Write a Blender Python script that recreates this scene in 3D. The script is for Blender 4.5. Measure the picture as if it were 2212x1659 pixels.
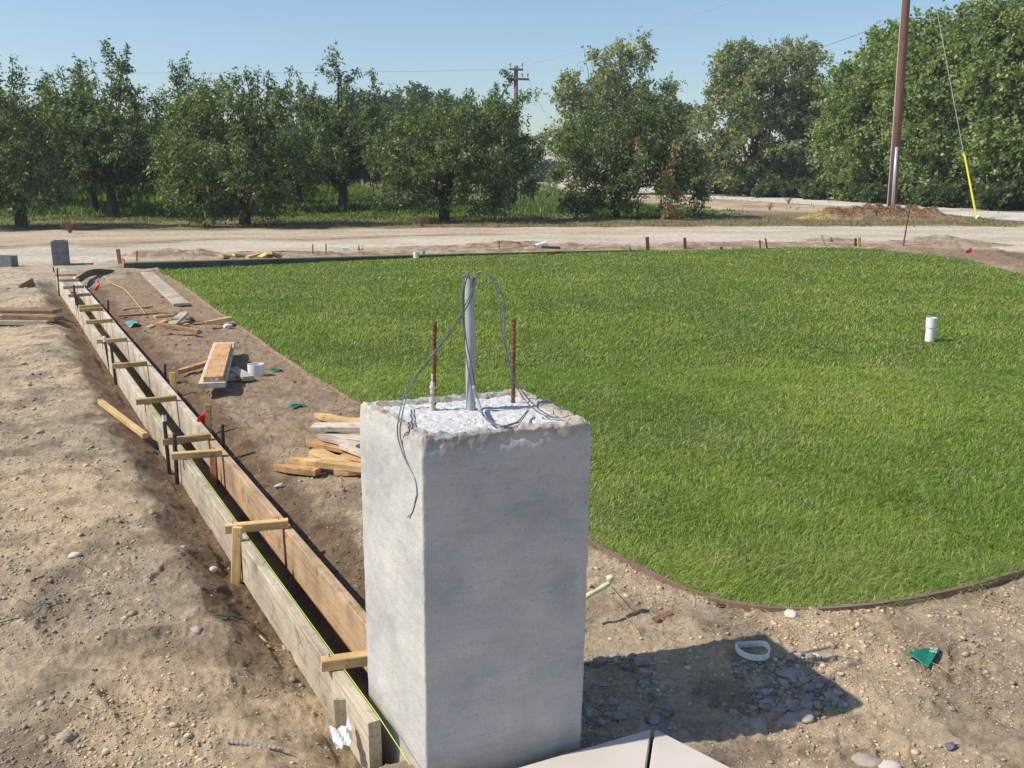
import bpy, math, numpy as np
from mathutils import Vector, Matrix
R = math.radians
rng = np.random.default_rng(7)
scene = bpy.context.scene
for o in list(bpy.data.objects): bpy.data.objects.remove(o)
# ------------------------------------------------------------------ camera, sky, sun, exposure
CW, CH, CF, CAMH = 2212.0, 1659.0, 2100.0, 1.65
PITCH = math.atan((CH/2-365)/CF)
cam = bpy.data.cameras.new('camera'); camo = bpy.data.objects.new('camera', cam)
scene.collection.objects.link(camo); scene.camera = camo
cam.sensor_width = 36; cam.lens = 36*CF/CW; cam.clip_start = .05; cam.clip_end = 6000
camo.location = (0, 0, CAMH); camo.rotation_euler = (math.pi/2-PITCH, 0, 0)
scene.render.resolution_x = 1024; scene.render.resolution_y = 768
SUN_EL, SHADOW_AZ = R(46.5), R(10.7)
tosun = Vector((-math.cos(SHADOW_AZ)*math.cos(SUN_EL), -math.sin(SHADOW_AZ)*math.cos(SUN_EL), math.sin(SUN_EL)))
w = bpy.data.worlds.new('World'); scene.world = w; w.use_nodes = True
nt = w.node_tree; sky = nt.nodes.new('ShaderNodeTexSky'); sky.sky_type = 'NISHITA'
sky.sun_disc = False; sky.sun_elevation = SUN_EL
sky.sun_rotation = math.atan2(tosun.x, tosun.y)
sky.air_density = 1.0; sky.dust_density = .6; sky.ozone_density = 3.6; sky.altitude = 0
bg = nt.nodes['Background']; bg.inputs[1].default_value = 0.122
nt.links.new(sky.outputs[0], bg.inputs[0])
sl = bpy.data.lights.new('sun', 'SUN'); sl.energy = 4.4; sl.angle = R(.53); sl.color = (1, .93, .81)
so = bpy.data.objects.new('sun', sl); scene.collection.objects.link(so)
so.rotation_euler = tosun.to_track_quat('Z', 'Y').to_euler()
scene.view_settings.view_transform = 'Standard'; scene.view_settings.look = 'None'
scene.view_settings.exposure = 0.22; scene.view_settings.gamma = 1
# ------------------------------------------------------------------ photo pixels (2212 x 1659) to points of the place
def ray(x, y):
    a = (x-CW/2)/CF; b = -(y-CH/2)/CF
    return Vector((a, math.cos(PITCH)+b*math.sin(PITCH), -math.sin(PITCH)+b*math.cos(PITCH)))
def G(x, y, z=0.0):
    d = ray(x, y); t = (z-CAMH)/d.z; return Vector((d.x*t, d.y*t, z))
def at(x, y, Y):
    d = ray(x, y); t = Y/d.y; return Vector((d.x*t, Y, CAMH+d.z*t))
def Zm(ox, oy, s):            # a magnified crop of the photo: returns its pixel -> photo pixel
    return lambda x, y: ((ox+x/s)*.78551, (oy+y/s)*.78551)
ZA, ZB, ZC = Zm(120, 720, 5.53), Zm(0, 640, 5.53), Zm(380, 1050, 5.53)
ZD, ZE, ZF = Zm(730, 1090, 7.373), Zm(380, 820, 5.53), Zm(960, 1060, 3.16)
Z1, Z2, Z3 = Zm(0, 600, 3.16), Zm(600, 600, 3.16), Zm(1300, 500, 3.16)
Z4, Z5, Z6 = Zm(2000, 500, 2.711), Zm(200, 1000, 2.458), Zm(1000, 700, 3.16)
Z7, Z8, Z9 = Zm(500, 1400, 2.33), Zm(1500, 1400, 2.33), Zm(2116, 1500, 2.711)
# ------------------------------------------------------------------ noise
def _h(ix, iy, s):
    n = (ix*374761393 + iy*668265263 + s*1442695041) & 0xFFFFFFFF
    n = ((n ^ (n >> 13))*1274126177) & 0xFFFFFFFF
    return ((n ^ (n >> 16)) & 0xFFFF)/65535.0*2*math.pi
def perlin(x, y, s=0):
    x = np.asarray(x, float); y = np.asarray(y, float)
    ix = np.floor(x).astype(np.int64); iy = np.floor(y).astype(np.int64)
    fx = x-ix; fy = y-iy; u = fx*fx*fx*(fx*(fx*6-15)+10); v = fy*fy*fy*(fy*(fy*6-15)+10)
    def g(dx, dy):
        a = _h(ix+dx, iy+dy, s); return np.cos(a)*(fx-dx)+np.sin(a)*(fy-dy)
    return ((g(0,0)*(1-u)+g(1,0)*u)*(1-v)+(g(0,1)*(1-u)+g(1,1)*u)*v)*1.5
def fbm(x, y, sc, octv=4, s=0, gain=.5):
    o = 0; a = 1; x = np.asarray(x, float)/sc; y = np.asarray(y, float)/sc
    for k in range(octv):
        o = o+a*perlin(x, y, s+k*17); a *= gain; x = x*2.03+3.1; y = y*2.03+1.7
    return o
def ss(a, b, x): t = np.clip((x-a)/(b-a), 0, 1); return t*t*(3-2*t)
# ------------------------------------------------------------------ object helpers
C = scene.collection
def tag(o, label=None, cat=None, group=None, kind=None):
    if label: o['label'] = label
    if cat: o['category'] = cat
    if group: o['group'] = group
    if kind: o['kind'] = kind
    return o
def empty(name, loc, label, cat, group=None):
    o = bpy.data.objects.new(name, None); C.objects.link(o); o.location = loc; o.empty_display_size = .1
    return tag(o, label, cat, group)
def mesh(name, V, F, mat, parent=None, col=None, smooth=False, loc=None, mats=None, midx=None):
    """V (n,3); F: list of lists, or list of arrays (m,k)"""
    me = bpy.data.meshes.new(name); V = np.asarray(V, np.float32)
    if len(F) and isinstance(F[0], np.ndarray) and F[0].ndim == 2:
        me.vertices.add(len(V)); me.vertices.foreach_set('co', V.ravel())
        lt = np.concatenate([np.full(len(f), f.shape[1]) for f in F]).astype(np.int32)
        li = np.concatenate([f.ravel() for f in F]).astype(np.int32)
        me.loops.add(len(li)); me.loops.foreach_set('vertex_index', li)
        me.polygons.add(len(lt)); me.polygons.foreach_set('loop_start', np.concatenate([[0], np.cumsum(lt)[:-1]]).astype(np.int32))
        me.update(calc_edges=True)
    else:
        me.from_pydata([tuple(map(float, v)) for v in V], [], [tuple(int(i) for i in f) for f in F]); me.update()
    if smooth: me.polygons.foreach_set('use_smooth', np.ones(len(me.polygons), bool))
    if mats:
        for m in mats: me.materials.append(m)
        me.polygons.foreach_set('material_index', np.asarray(midx, np.int32))
    elif mat: me.materials.append(mat)
    if col is not None:
        a = me.color_attributes.new('Col', 'FLOAT_COLOR', 'POINT'); c = np.ones((len(V), 4), np.float32); c[:, :3] = col
        a.data.foreach_set('color', c.ravel())
    o = bpy.data.objects.new(name, me); C.objects.link(o)
    if parent is not None: o.parent = parent
    if loc is not None: o.location = loc
    return o
def tube(path, rad, n=8, cap=True):
    P = [Vector(p) for p in path]; rad = rad if hasattr(rad, '__len__') else [rad]*len(P)
    V = []; F = []; up = None
    for i, p in enumerate(P):
        t = (P[min(i+1, len(P)-1)]-P[max(i-1, 0)]).normalized()
        if up is None: up = t.orthogonal().normalized()
        up = (up-t*up.dot(t)).normalized(); b = t.cross(up)
        for k in range(n):
            a = 2*math.pi*k/n; V.append(p+(up*math.cos(a)+b*math.sin(a))*rad[i])
        if i:
            for k in range(n):
                k2 = (k+1) % n; F.append([(i-1)*n+k, (i-1)*n+k2, i*n+k2, i*n+k])
    if cap: F.append(list(range(n))[::-1]); F.append([(len(P)-1)*n+k for k in range(n)])
    return V, F
def join(parts):
    V = []; F = []
    for v, f in parts:
        b = len(V); V += list(v); F += [[i+b for i in q] for q in f]
    return V, F
def spline(pts, n=10):
    P = [Vector(p) for p in pts]; out = []
    for i in range(len(P)-1):
        p0 = P[max(i-1, 0)]; p1 = P[i]; p2 = P[i+1]; p3 = P[min(i+2, len(P)-1)]
        for k in range(n):
            t = k/n; out.append(.5*((2*p1)+(p2-p0)*t+(2*p0-5*p1+4*p2-p3)*t*t+(3*p1-p0-3*p2+p3)*t**3))
    return out+[P[-1]]
# ------------------------------------------------------------------ materials
def M(name, base=(.5,.5,.5), rough=.8, spec=.3, metal=0):
    m = bpy.data.materials.new(name); m.use_nodes = True; b = m.node_tree.nodes['Principled BSDF']
    b.inputs['Base Color'].default_value = (*base, 1); b.inputs['Roughness'].default_value = rough
    b.inputs['Specular IOR Level'].default_value = spec; b.inputs['Metallic'].default_value = metal
    return m, m.node_tree, b
def N(t, kind, **kw):
    n = t.nodes.new(kind)
    for k, v in kw.items():
        if isinstance(k, str) and hasattr(n, k): setattr(n, k, v)
        else: n.inputs[k.replace('_', ' ')].default_value = v
    return n
def noise_node(t, scale, detail=4, vec=None, rough=.55):
    n = t.nodes.new('ShaderNodeTexNoise'); n.inputs['Scale'].default_value = scale; n.inputs['Detail'].default_value = detail
    n.inputs['Roughness'].default_value = rough
    if vec is not None: t.links.new(vec, n.inputs['Vector'])
    return n
def ramp(t, fac, stops):
    r = t.nodes.new('ShaderNodeValToRGB'); e = r.color_ramp.elements
    while len(e) < len(stops): e.new(.5)
    for k, (p, c) in enumerate(stops):
        e[k].position = p; e[k].color = (*c, 1) if hasattr(c, '__len__') else (c, c, c, 1)
    t.links.new(fac, r.inputs[0]); return r
def mixc(t, a, b, fac, mode='MIX'):
    m = t.nodes.new('ShaderNodeMix'); m.data_type = 'RGBA'; m.blend_type = mode
    for s, v in ((6, a), (7, b), (0, fac)):
        if isinstance(v, bpy.types.NodeSocket): t.links.new(v, m.inputs[s])
        elif s == 0: m.inputs[0].default_value = v
        else: m.inputs[s].default_value = (*v, 1)
    return m.outputs[2]
def bump(t, b, h, strength, dist):
    n = t.nodes.new('ShaderNodeBump'); n.inputs['Strength'].default_value = strength; n.inputs['Distance'].default_value = dist
    t.links.new(h, n.inputs['Height']); t.links.new(n.outputs[0], b.inputs['Normal'])
def coords(t, kind='Object', scale=None):
    c = t.nodes.new('ShaderNodeTexCoord').outputs[kind]
    if scale:
        m = t.nodes.new('ShaderNodeMapping'); m.inputs['Scale'].default_value = scale; t.links.new(c, m.inputs[0]); c = m.outputs[0]
    return c
def mat_noise(name, c1, c2, scale=8, rough=.85, bs=.5, bd=.01, bscale=60, spec=.2, stretch=None, metal=0):
    m, t, b = M(name, c1, rough, spec, metal); v = coords(t, 'Object', stretch)
    n = noise_node(t, scale, 5, v); r = ramp(t, n.outputs[0], [(.3, c1), (.7, c2)])
    t.links.new(r.outputs[0], b.inputs['Base Color'])
    n2 = noise_node(t, bscale, 5, v); bump(t, b, n2.outputs[0], bs, bd); return m
def mat_wood(name, c1, c2, grain=1, spots=.0):
    m, t, b = M(name, c1, .75, .15)
    oi = t.nodes.new('ShaderNodeObjectInfo'); v0 = t.nodes.new('ShaderNodeTexCoord').outputs['Object']
    ad = t.nodes.new('ShaderNodeVectorMath'); ad.operation = 'ADD'; t.links.new(v0, ad.inputs[0])
    cx = t.nodes.new('ShaderNodeCombineXYZ'); mu = t.nodes.new('ShaderNodeMath'); mu.operation = 'MULTIPLY'; mu.inputs[1].default_value = 37
    t.links.new(oi.outputs['Random'], mu.inputs[0])
    for k in range(3): t.links.new(mu.outputs[0], cx.inputs[k])
    t.links.new(cx.outputs[0], ad.inputs[1])
    mp = t.nodes.new('ShaderNodeMapping'); mp.inputs['Scale'].default_value = (2.2, 45, 45); t.links.new(ad.outputs[0], mp.inputs[0])
    n = noise_node(t, 1.6, 5, mp.outputs[0], .6); r = ramp(t, n.outputs[0], [(.28, c1), (.68, c2)])
    n3 = noise_node(t, 5, 3, ad.outputs[0]); r3 = ramp(t, n3.outputs[0], [(.35, .72), (.62, 1.06)])
    col = mixc(t, r.outputs[0], r3.outputs[0], 1, 'MULTIPLY')
    n5 = noise_node(t, 11, 6, ad.outputs[0], .7); r5 = ramp(t, n5.outputs[0], [(.36, (.52,.46,.40)), (.44, 1.0)]); col = mixc(t, col, r5.outputs[0], .7, 'MULTIPLY')
    vk_ = t.nodes.new('ShaderNodeTexVoronoi'); mk_ = t.nodes.new('ShaderNodeMapping'); mk_.inputs['Scale'].default_value = (3.2, 9, 9); t.links.new(ad.outputs[0], mk_.inputs[0]); t.links.new(mk_.outputs[0], vk_.inputs['Vector'])
    r6 = ramp(t, vk_.outputs['Distance'], [(.0, (.35,.22,.14)), (.10, (.55,.42,.32)), (.16, 1.0)]); col = mixc(t, col, r6.outputs[0], .8, 'MULTIPLY')
    hs = t.nodes.new('ShaderNodeHueSaturation'); rm = t.nodes.new('ShaderNodeMapRange')
    rm.inputs[3].default_value = .78; rm.inputs[4].default_value = 1.12; t.links.new(oi.outputs['Random'], rm.inputs[0])
    t.links.new(rm.outputs[0], hs.inputs['Value']); t.links.new(col, hs.inputs['Color'])
    t.links.new(hs.outputs[0], b.inputs['Base Color']); bump(t, b, n.outputs[0], .45*grain, .004); return m
WOOD = mat_wood('fresh_pine', (.60, .37, .15), (.76, .53, .26))
WOODO = mat_wood('orange_fir', (.52, .28, .13), (.66, .40, .20))
WOODG = mat_wood('grey_form_board', (.38, .31, .22), (.60, .52, .40), 1.3)
WOODP = mat_wood('pale_board', (.52, .44, .34), (.70, .62, .50), 1.1)
WOODB = mat_wood('weathered_brown_plank', (.26, .15, .08), (.42, .27, .16), 1.3)
WOODD = mat_wood('dark_stained_stake', (.16, .08, .05), (.25, .13, .08))
WOODK = mat_wood('shade_dark_form', (.075, .085, .08), (.13, .14, .13))  # shade on the far lawn form is put into this dark tone
EDGE = mat_noise('brown_plastic_edging', (.17, .095, .08), (.27, .17, .14), 6, .6, .3, .003, 80, .4)
STEEL = mat_noise('black_steel_pin', (.02, .02, .02), (.06, .05, .045), 30, .5, .3, .002, 120, .5)
GALV = mat_noise('grey_conduit', (.33, .34, .35), (.42, .43, .44), 20, .55, .15, .001, 120, .4)
RUST = mat_noise('rusty_rebar', (.10, .045, .022), (.26, .13, .07), 40, .9, .5, .002, 200, .2)
WIRE = mat_noise('grey_black_wire', (.09, .10, .115), (.20, .215, .235), 30, .28, .1, .001, 100, .6)
PVC = mat_noise('white_plastic', (.78, .78, .75), (.84, .84, .81), 6, .4, .1, .001, 60, .5)
CMU = mat_noise('cinder_block_grey', (.17, .17, .17), (.26, .26, .25), 14, .95, .7, .006, 90, .1)
PAVE = mat_noise('broomed_concrete', (.54, .48, .42), (.62, .56, .50), 5, .9, .35, .002, 220, .15)
ROCK = mat_noise('river_stone', (.30, .255, .21), (.44, .39, .33), 9, .9, .5, .006, 40, .15)
BARK = mat_noise('bark', (.055, .042, .032), (.12, .095, .075), 5, .95, .9, .03, 14, .1, (1, 1, .25))
POLE = mat_noise('pole_wood', (.13, .065, .05), (.24, .13, .10), 9, .85, .5, .01, 20, .15, (6, 6, .35))
YELL = M('yellow_guard', (.80, .68, .03), .45)[0]
REDF = M('red_flag_cloth', (.62, .012, .02), .6)[0]
PINKF = M('pink_flag_cloth', (.85, .10, .10), .6)[0]
PALEP = M('faded_pink_cloth', (.75, .42, .42), .6)[0]
GREENF = M('green_flag_plastic', (.012, .17, .115), .45)[0]
LIMEF = mat_noise('faded_lime_cloth', (.55, .62, .30), (.66, .70, .40), 30, .6, .4, .004, 60)
LIME = M('lime_string', (.50, .72, .06), .7)[0]
YSTR = M('straw_string', (.55, .48, .16), .8)[0]
PAPER = M('white_paper', (.74, .74, .73), .7)[0]
BLACKP = M('black_plastic_pipe', (.02, .022, .02), .4)[0]
STRAW = mat_noise('straw', (.40, .31, .16), (.55, .45, .27), 20, .9, .2, .002, 60)
STRIP = mat_noise('gravelly_road_dust', (.40, .35, .28), (.48, .43, .36), 2, .95, .5, .01, 40, .1)
def mat_leaf(name, tr=.35):
    m = bpy.data.materials.new(name); m.use_nodes = True; t = m.node_tree; t.nodes.clear()
    a = t.nodes.new('ShaderNodeAttribute'); a.attribute_name = 'Col'
    p = t.nodes.new('ShaderNodeBsdfPrincipled'); p.inputs['Roughness'].default_value = .5; p.inputs['Specular IOR Level'].default_value = .35
    tl = t.nodes.new('ShaderNodeBsdfTranslucent'); mx = t.nodes.new('ShaderNodeMixShader'); mx.inputs[0].default_value = tr
    o = t.nodes.new('ShaderNodeOutputMaterial')
    t.links.new(a.outputs['Color'], p.inputs['Base Color'])
    br = mixc(t, a.outputs['Color'], (1.5, 1.7, .6), 1, 'MULTIPLY'); t.links.new(br, tl.inputs[0])
    t.links.new(p.outputs[0], mx.inputs[1]); t.links.new(tl.outputs[0], mx.inputs[2]); t.links.new(mx.outputs[0], o.inputs[0]); return m
LEAF = mat_leaf('leaves', .42); BLADE = mat_leaf('grass_blades', .3)
def mat_ground(name, big=.5):
    m, t, b = M(name, (.4, .33, .25), .95, .08)
    a = t.nodes.new('ShaderNodeAttribute'); a.attribute_name = 'Col'; v = coords(t, 'Object')
    n1 = noise_node(t, 9, 8, v, .68); r1 = ramp(t, n1.outputs[0], [(.3, .66), (.5, .98), (.72, 1.28)])
    c = mixc(t, a.outputs['Color'], r1.outputs[0], 1, 'MULTIPLY')
    vo = t.nodes.new('ShaderNodeTexVoronoi'); vo.inputs['Scale'].default_value = 42; t.links.new(v, vo.inputs['Vector'])
    r2 = ramp(t, vo.outputs['Color'], [(.0, .72), (.55, 1.0), (.93, 1.08), (1, 1.7)])
    c = mixc(t, c, r2.outputs[0], .6, 'MULTIPLY')
    vo2 = t.nodes.new('ShaderNodeTexVoronoi'); vo2.inputs['Scale'].default_value = 120; t.links.new(v, vo2.inputs['Vector'])
    r3 = ramp(t, vo2.outputs['Color'], [(.0, .62), (.3, .95), (.85, 1.05), (1, 1.5)]); c = mixc(t, c, r3.outputs[0], .6, 'MULTIPLY')
    n7 = noise_node(t, 30, 7, v, .75); r7 = ramp(t, n7.outputs[0], [(.34, .55), (.42, 1.0)]); c = mixc(t, c, r7.outputs[0], .75, 'MULTIPLY'); t.links.new(c, b.inputs['Base Color'])
    n2 = noise_node(t, 55, 8, v, .8); ad = t.nodes.new('ShaderNodeMath'); ad.operation = 'ADD'
    n4 = noise_node(t, 14, 6, v, .6); t.links.new(n2.outputs[0], ad.inputs[0]); t.links.new(n4.outputs[0], ad.inputs[1])
    bump(t, b, ad.outputs[0], 1.0, .016); return m
SOIL = mat_ground('bare_soil')
# ------------------------------------------------------------------ ground relief
L0 = np.array((-.412, 2.509)); LD = np.array((-.4713, .8820)); LN = np.array((.8820, .4713))
LAWN_PX = [(333,584),(380,610),(430,645),(472,678),(516,707),(550,730),(585,757),(670,812),(770,874),(905,965),(1040,1060),(1160,1130),
           (1268,1180),(1340,1222),(1400,1252),(1470,1283),(1540,1308),(1620,1326),(1700,1334),(1780,1334),(1880,1325),(1980,1308),(2080,1284),(2150,1262),(2212,1243),(2330,1200),(2460,1140)]
FAR_PX = [(333,584),(471,571),(695,560),(894,555),(1021,552),(1270,544),(1518,540),(1571,539),(1774,535),(1861,537),(2006,550),(2121,571),(2212,594),(2330,632),(2480,700),(2700,830)]
near_edge = np.array([G(x, y)[:2] for x, y in LAWN_PX]); far_edge = np.array([G(x, y)[:2] for x, y in FAR_PX])
lawn_poly = np.concatenate([near_edge, far_edge[::-1][:-1]])
def inside(x, y, poly):
    x = np.asarray(x); y = np.asarray(y); r = np.zeros(x.shape, bool); n = len(poly)
    for i in range(n):
        x1, y1 = poly[i]; x2, y2 = poly[(i+1) % n]
        if y1 == y2: continue
        c = ((y1 > y) != (y2 > y)) & (x < (x2-x1)*(y-y1)/(y2-y1)+x1); r ^= c
    return r
def dist_poly(x, y, poly, closed=True):
    d = np.full(np.shape(x), 1e9); n = len(poly)
    for i in range(n if closed else n-1):
        a = poly[i]; b = poly[(i+1) % n]; e = b-a; L = max((e**2).sum(), 1e-9)
        t = np.clip(((x-a[0])*e[0]+(y-a[1])*e[1])/L, 0, 1)
        d = np.minimum(d, np.hypot(x-a[0]-e[0]*t, y-a[1]-e[1]*t))
    return d
J0 = G(*Z8(690,1405), .02)[:2]; J1 = G(*Z8(640,1750), .02)[:2]; K0 = G(*Z8(60,1580), .02)[:2]; KK = G(*Z8(-700,1800), .02)[:2]
R1_ = G(*Z8(1200,1659), .02)[:2]
jd = Vector(J1)-Vector(J0); jn = Vector((-jd.y, jd.x)).normalized()*.005
rd = (Vector(R1_)-Vector(J0)); ld = (Vector(KK)-Vector(J0))
SLABP = np.array([Vector(J0), Vector(KK), Vector(KK)+jd*3, Vector(J0)+jd*4, Vector(R1_)+rd*3, Vector(R1_)])
def us(x, y):
    return (x-L0[0])*LN[0]+(y-L0[1])*LN[1], (x-L0[0])*LD[0]+(y-L0[1])*LD[1]
MOUNDS = [(*G(2040,530)[:2],1.5,.42,.9),(*G(2150,560)[:2],1.6,.20,.9),(*G(1060,537)[:2],1.1,.24,.5),(*G(1135,535)[:2],1.0,.22,.5),(*G(960,537)[:2],1.0,.13,.5),
          (*G(1240,535)[:2],1.1,.15,.45),(*G(1600,530)[:2],1.6,.13,.5),(*G(1790,520)[:2],.9,.14,.5),(*G(300,555)[:2],.5,.22,.4),(*G(380,552)[:2],.9,.20,.5),(*G(440,552)[:2],1.0,.14,.45),
          (*G(1490,535)[:2],.9,.14,.45),(*G(640,550)[:2],1.2,.12,.5),(*G(2300,610)[:2],1.6,.25,1.2)]
_fr = np.random.default_rng(50)
FOOT = [(*G(_fr.uniform(30, 560), _fr.uniform(900, 1600))[:2], _fr.uniform(0, 6.28)) for _ in range(26)]+[(*G(_fr.uniform(1500, 2180), _fr.uniform(1430, 1640))[:2], _fr.uniform(0, 6.28)) for _ in range(9)]+[(*G(_fr.uniform(450, 740), _fr.uniform(720, 1100))[:2], _fr.uniform(0, 6.28)) for _ in range(16)]
def foot(x, y):
    z = x*0
    for fx, fy, a in FOOT:
        m = (np.abs(x-fx) < .3) & (np.abs(y-fy) < .3)
        if not m.any(): continue
        dx = x[m]-fx; dy = y[m]-fy; p = dx*math.cos(a)+dy*math.sin(a); q = -dx*math.sin(a)+dy*math.cos(a)
        d = np.hypot(p/.145, q/(.052-.012*np.cos(p/.145*3))); z[m] += .007*(1-ss(.8, 1.08, d))+.0025*(1-ss(.8, 1, d))*np.sin(p*190)-.006*np.exp(-((d-1.15)/.14)**2)
    return z
def zg(x, y, fine=True, mounds=1):
    x = np.asarray(x, float); y = np.asarray(y, float)
    d = np.hypot(x, y); near = 1-ss(14, 40, d)
    z = fbm(x, y, 1.9, 3, 3)*.022
    inl = inside(x, y, lawn_poly); z = np.where(inl, z*.35, z)
    if fine: z = z+(fbm(x, y, .42, 4, 9)*.013+np.maximum(fbm(x, y, .13, 5, 21, .6), .15)*.016+np.abs(fbm(x, y, .06, 3, 23))*.007-foot(x, y))*near*np.where(inl, .2, 1)
    u, s = us(x, y); u = u+fbm(x, y, .5, 3, 31)*.05*((u < -.06) | (u > .31)); act = ss(-.12, .1, s)*(1-ss(13.6, 14.1, s))
    bank = .03*ss(-.9, -.4, u)*(u < .1)*(1-ss(11, 14, s))*ss(-1.2, .2, s)
    prof = np.interp(u, [-.36,-.25,-.03,.0,.035,.045,.20,.215,.25,.275,.34,.45,.6], [0,-.005,-.115,-.12,-.125,-.13,-.13,-.11,-.075,-.07,-.045,-.008,0])
    z = z+bank+prof*act
    for mx, my, r, h, ry in MOUNDS:
        q = ((x-mx)/(r*.8))**2+((y-my)/(ry*.8))**2; z = z+mounds*(~inl)*h*.46*np.exp(-q*1.6)*(1+.45*fbm(x, y, .55, 4, 5))
    # spoil strip beyond the lawn
    mk = (y > 15) & (y < 30)
    if mk.any():
        ds = np.full(x.shape, 1e9); ds[mk] = dist_poly(x[mk], y[mk], far_edge, False)
        st = np.exp(-((ds-.55)/.42)**2)*(~inl); z = z+st*(.05+.05*np.abs(fbm(x, y, .6, 4, 8)))
    # weeds verge and far slopes
    z = z+.35*ss(45, 120, y)*0
    z = np.where(inside(x, y, SLABP), np.minimum(z, 0)-.035, np.where(dist_poly(x, y, SLABP) < .12, np.minimum(z, .012), z))
    # gentle dish where stones lie by the pillar
    z = z-.03*np.exp(-(((x-.75)/.45)**2+((y-2.85)/.3)**2))
    return z
def zg1(x, y): return float(zg(np.array([x]), np.array([y]))[0])
ang = np.concatenate([np.linspace(-math.pi, -.66, 40)[:-1], np.linspace(-.66, .66, 1000), np.linspace(.66, math.pi, 40)[1:-1]])
rr = np.concatenate([1.9*np.power(70/1.9, np.linspace(0, 1, 880)), np.geomspace(72, 3000, 40)])
A, Rr = np.meshgrid(ang, rr); gx = np.sin(A)*Rr; gy = -.5+np.cos(A)*Rr
gz = zg(gx.ravel(), gy.ravel()).reshape(gx.shape)
na, nr = len(ang), len(rr); idx = np.arange(na*nr).reshape(nr, na); nxt = np.roll(idx, -1, 1)
F4 = np.stack([idx[:-1].ravel(), nxt[:-1].ravel(), nxt[1:].ravel(), idx[1:].ravel()], 1)
gv = np.stack([gx.ravel(), gy.ravel(), gz.ravel()], 1)
gv = np.concatenate([gv, [[0, -.5, 0]]]); cen = len(gv)-1
F3 = np.stack([np.full(na, cen), nxt[0], idx[0]], 1)
def ground_col(x, y, z):
    n = lambda a: np.asarray(a)[:, None]
    tan = np.array((.62,.475,.315)); grey = np.array((.475,.38,.27)); brown = np.array((.32,.225,.15)); dk = np.array((.165,.108,.07))
    pale = np.array((.57,.50,.40)); sand = np.array((.58,.46,.33)); olive = np.array((.20,.17,.08))
    m1 = n(ss(-.35, .5, fbm(x, y, 1.3, 4, 40))); c = tan*m1+grey*(1-m1)
    pt_ = n(ss(.05, .45, fbm(x, y, .33, 4, 42))*(np.hypot(x, y) < 20)); c = c*(1-pt_*.34)
    u, s = us(x, y); inl = inside(x, y, lawn_poly)
    # damp brown ground between the forms and the lawn, further off
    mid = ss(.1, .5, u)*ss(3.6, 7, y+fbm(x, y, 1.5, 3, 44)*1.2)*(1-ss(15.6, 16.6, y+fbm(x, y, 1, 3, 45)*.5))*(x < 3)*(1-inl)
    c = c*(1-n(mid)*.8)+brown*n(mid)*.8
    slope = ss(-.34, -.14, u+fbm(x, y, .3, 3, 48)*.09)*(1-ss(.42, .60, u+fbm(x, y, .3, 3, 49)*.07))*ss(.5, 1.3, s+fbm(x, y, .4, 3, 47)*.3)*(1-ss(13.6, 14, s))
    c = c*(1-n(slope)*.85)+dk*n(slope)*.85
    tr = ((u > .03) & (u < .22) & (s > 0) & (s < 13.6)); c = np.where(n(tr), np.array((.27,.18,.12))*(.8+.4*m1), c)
    lf = (x < -6)*(y > 3)*ss(11, 16, y); c = c*(1-n(lf)*.5)+pale*n(lf)*.45
    # spoil strip by the far lawn edge
    ds = dist_poly(x, y, far_edge, False); stp = (1-ss(.9, 1.3, ds+fbm(x, y, .5, 3, 50)*.3))*(~inl)*(y > 12)
    sm = n(ss(-.3, .4, fbm(x, y, .5, 4, 51))); sc = np.array((.30,.21,.145))*sm+np.array((.45,.36,.265))*(1-sm); c = c*(1-n(stp))+sc*n(stp)
    for k_, (mx, my, rx_, hh_, ry_) in enumerate(MOUNDS):
        q = np.exp(-(((x-mx)/rx_)**2+((y-my)/ry_)**2)*1.1)*(~inl); q = n(np.clip(q*1.5, 0, .9)); mc_ = np.array((.36,.27,.19)) if k_ not in (2, 3) else np.array((.29,.19,.125))
        c = c*(1-q)+(mc_*(.75+.5*ss(-.4, .4, fbm(x, y, .3, 4, 58)))[:, None])*q
    mr = np.exp(-(((x-G(2120,560).x)/3.4)**2+((y-G(2120,560).y)/2.0)**2))
    c = c*(1-n(mr)*.8)+np.array((.23,.155,.105))*n(mr)*.8
    rightside = (x > 1.4)*(y < 6)*(~inl)*.35; c = c*(1-n(rightside))+np.array((.50,.385,.255))*n(rightside)
    verge = ss(27.2, 28.6, y+fbm(x, y, 1.5, 3, 53)*.5-np.clip(x*.08, -2, 2)); vm = n(ss(-.3, .3, fbm(x, y, .9, 4, 54)))
    vc = np.array((.25,.18,.125))*(1-vm)+np.array((.19,.165,.085))*vm; c = c*(1-n(verge))+vc*n(verge)
    far = ss(38, 46, y+(x-5)*.55)*(x > 0); fm = n(ss(-.5, .5, fbm(x, y, 2.5, 4, 56)))
    fc = sand*fm+np.array((.36,.28,.19))*(1-fm); c = c*(1-n(far))+fc*n(far)
    c = np.where(n(inl), np.array((.085,.11,.03)), c)
    return c
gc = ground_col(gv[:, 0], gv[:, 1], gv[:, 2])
ground = mesh('ground', gv, [F4, F3], SOIL, col=gc, smooth=True); tag(ground, kind='structure')
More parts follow.
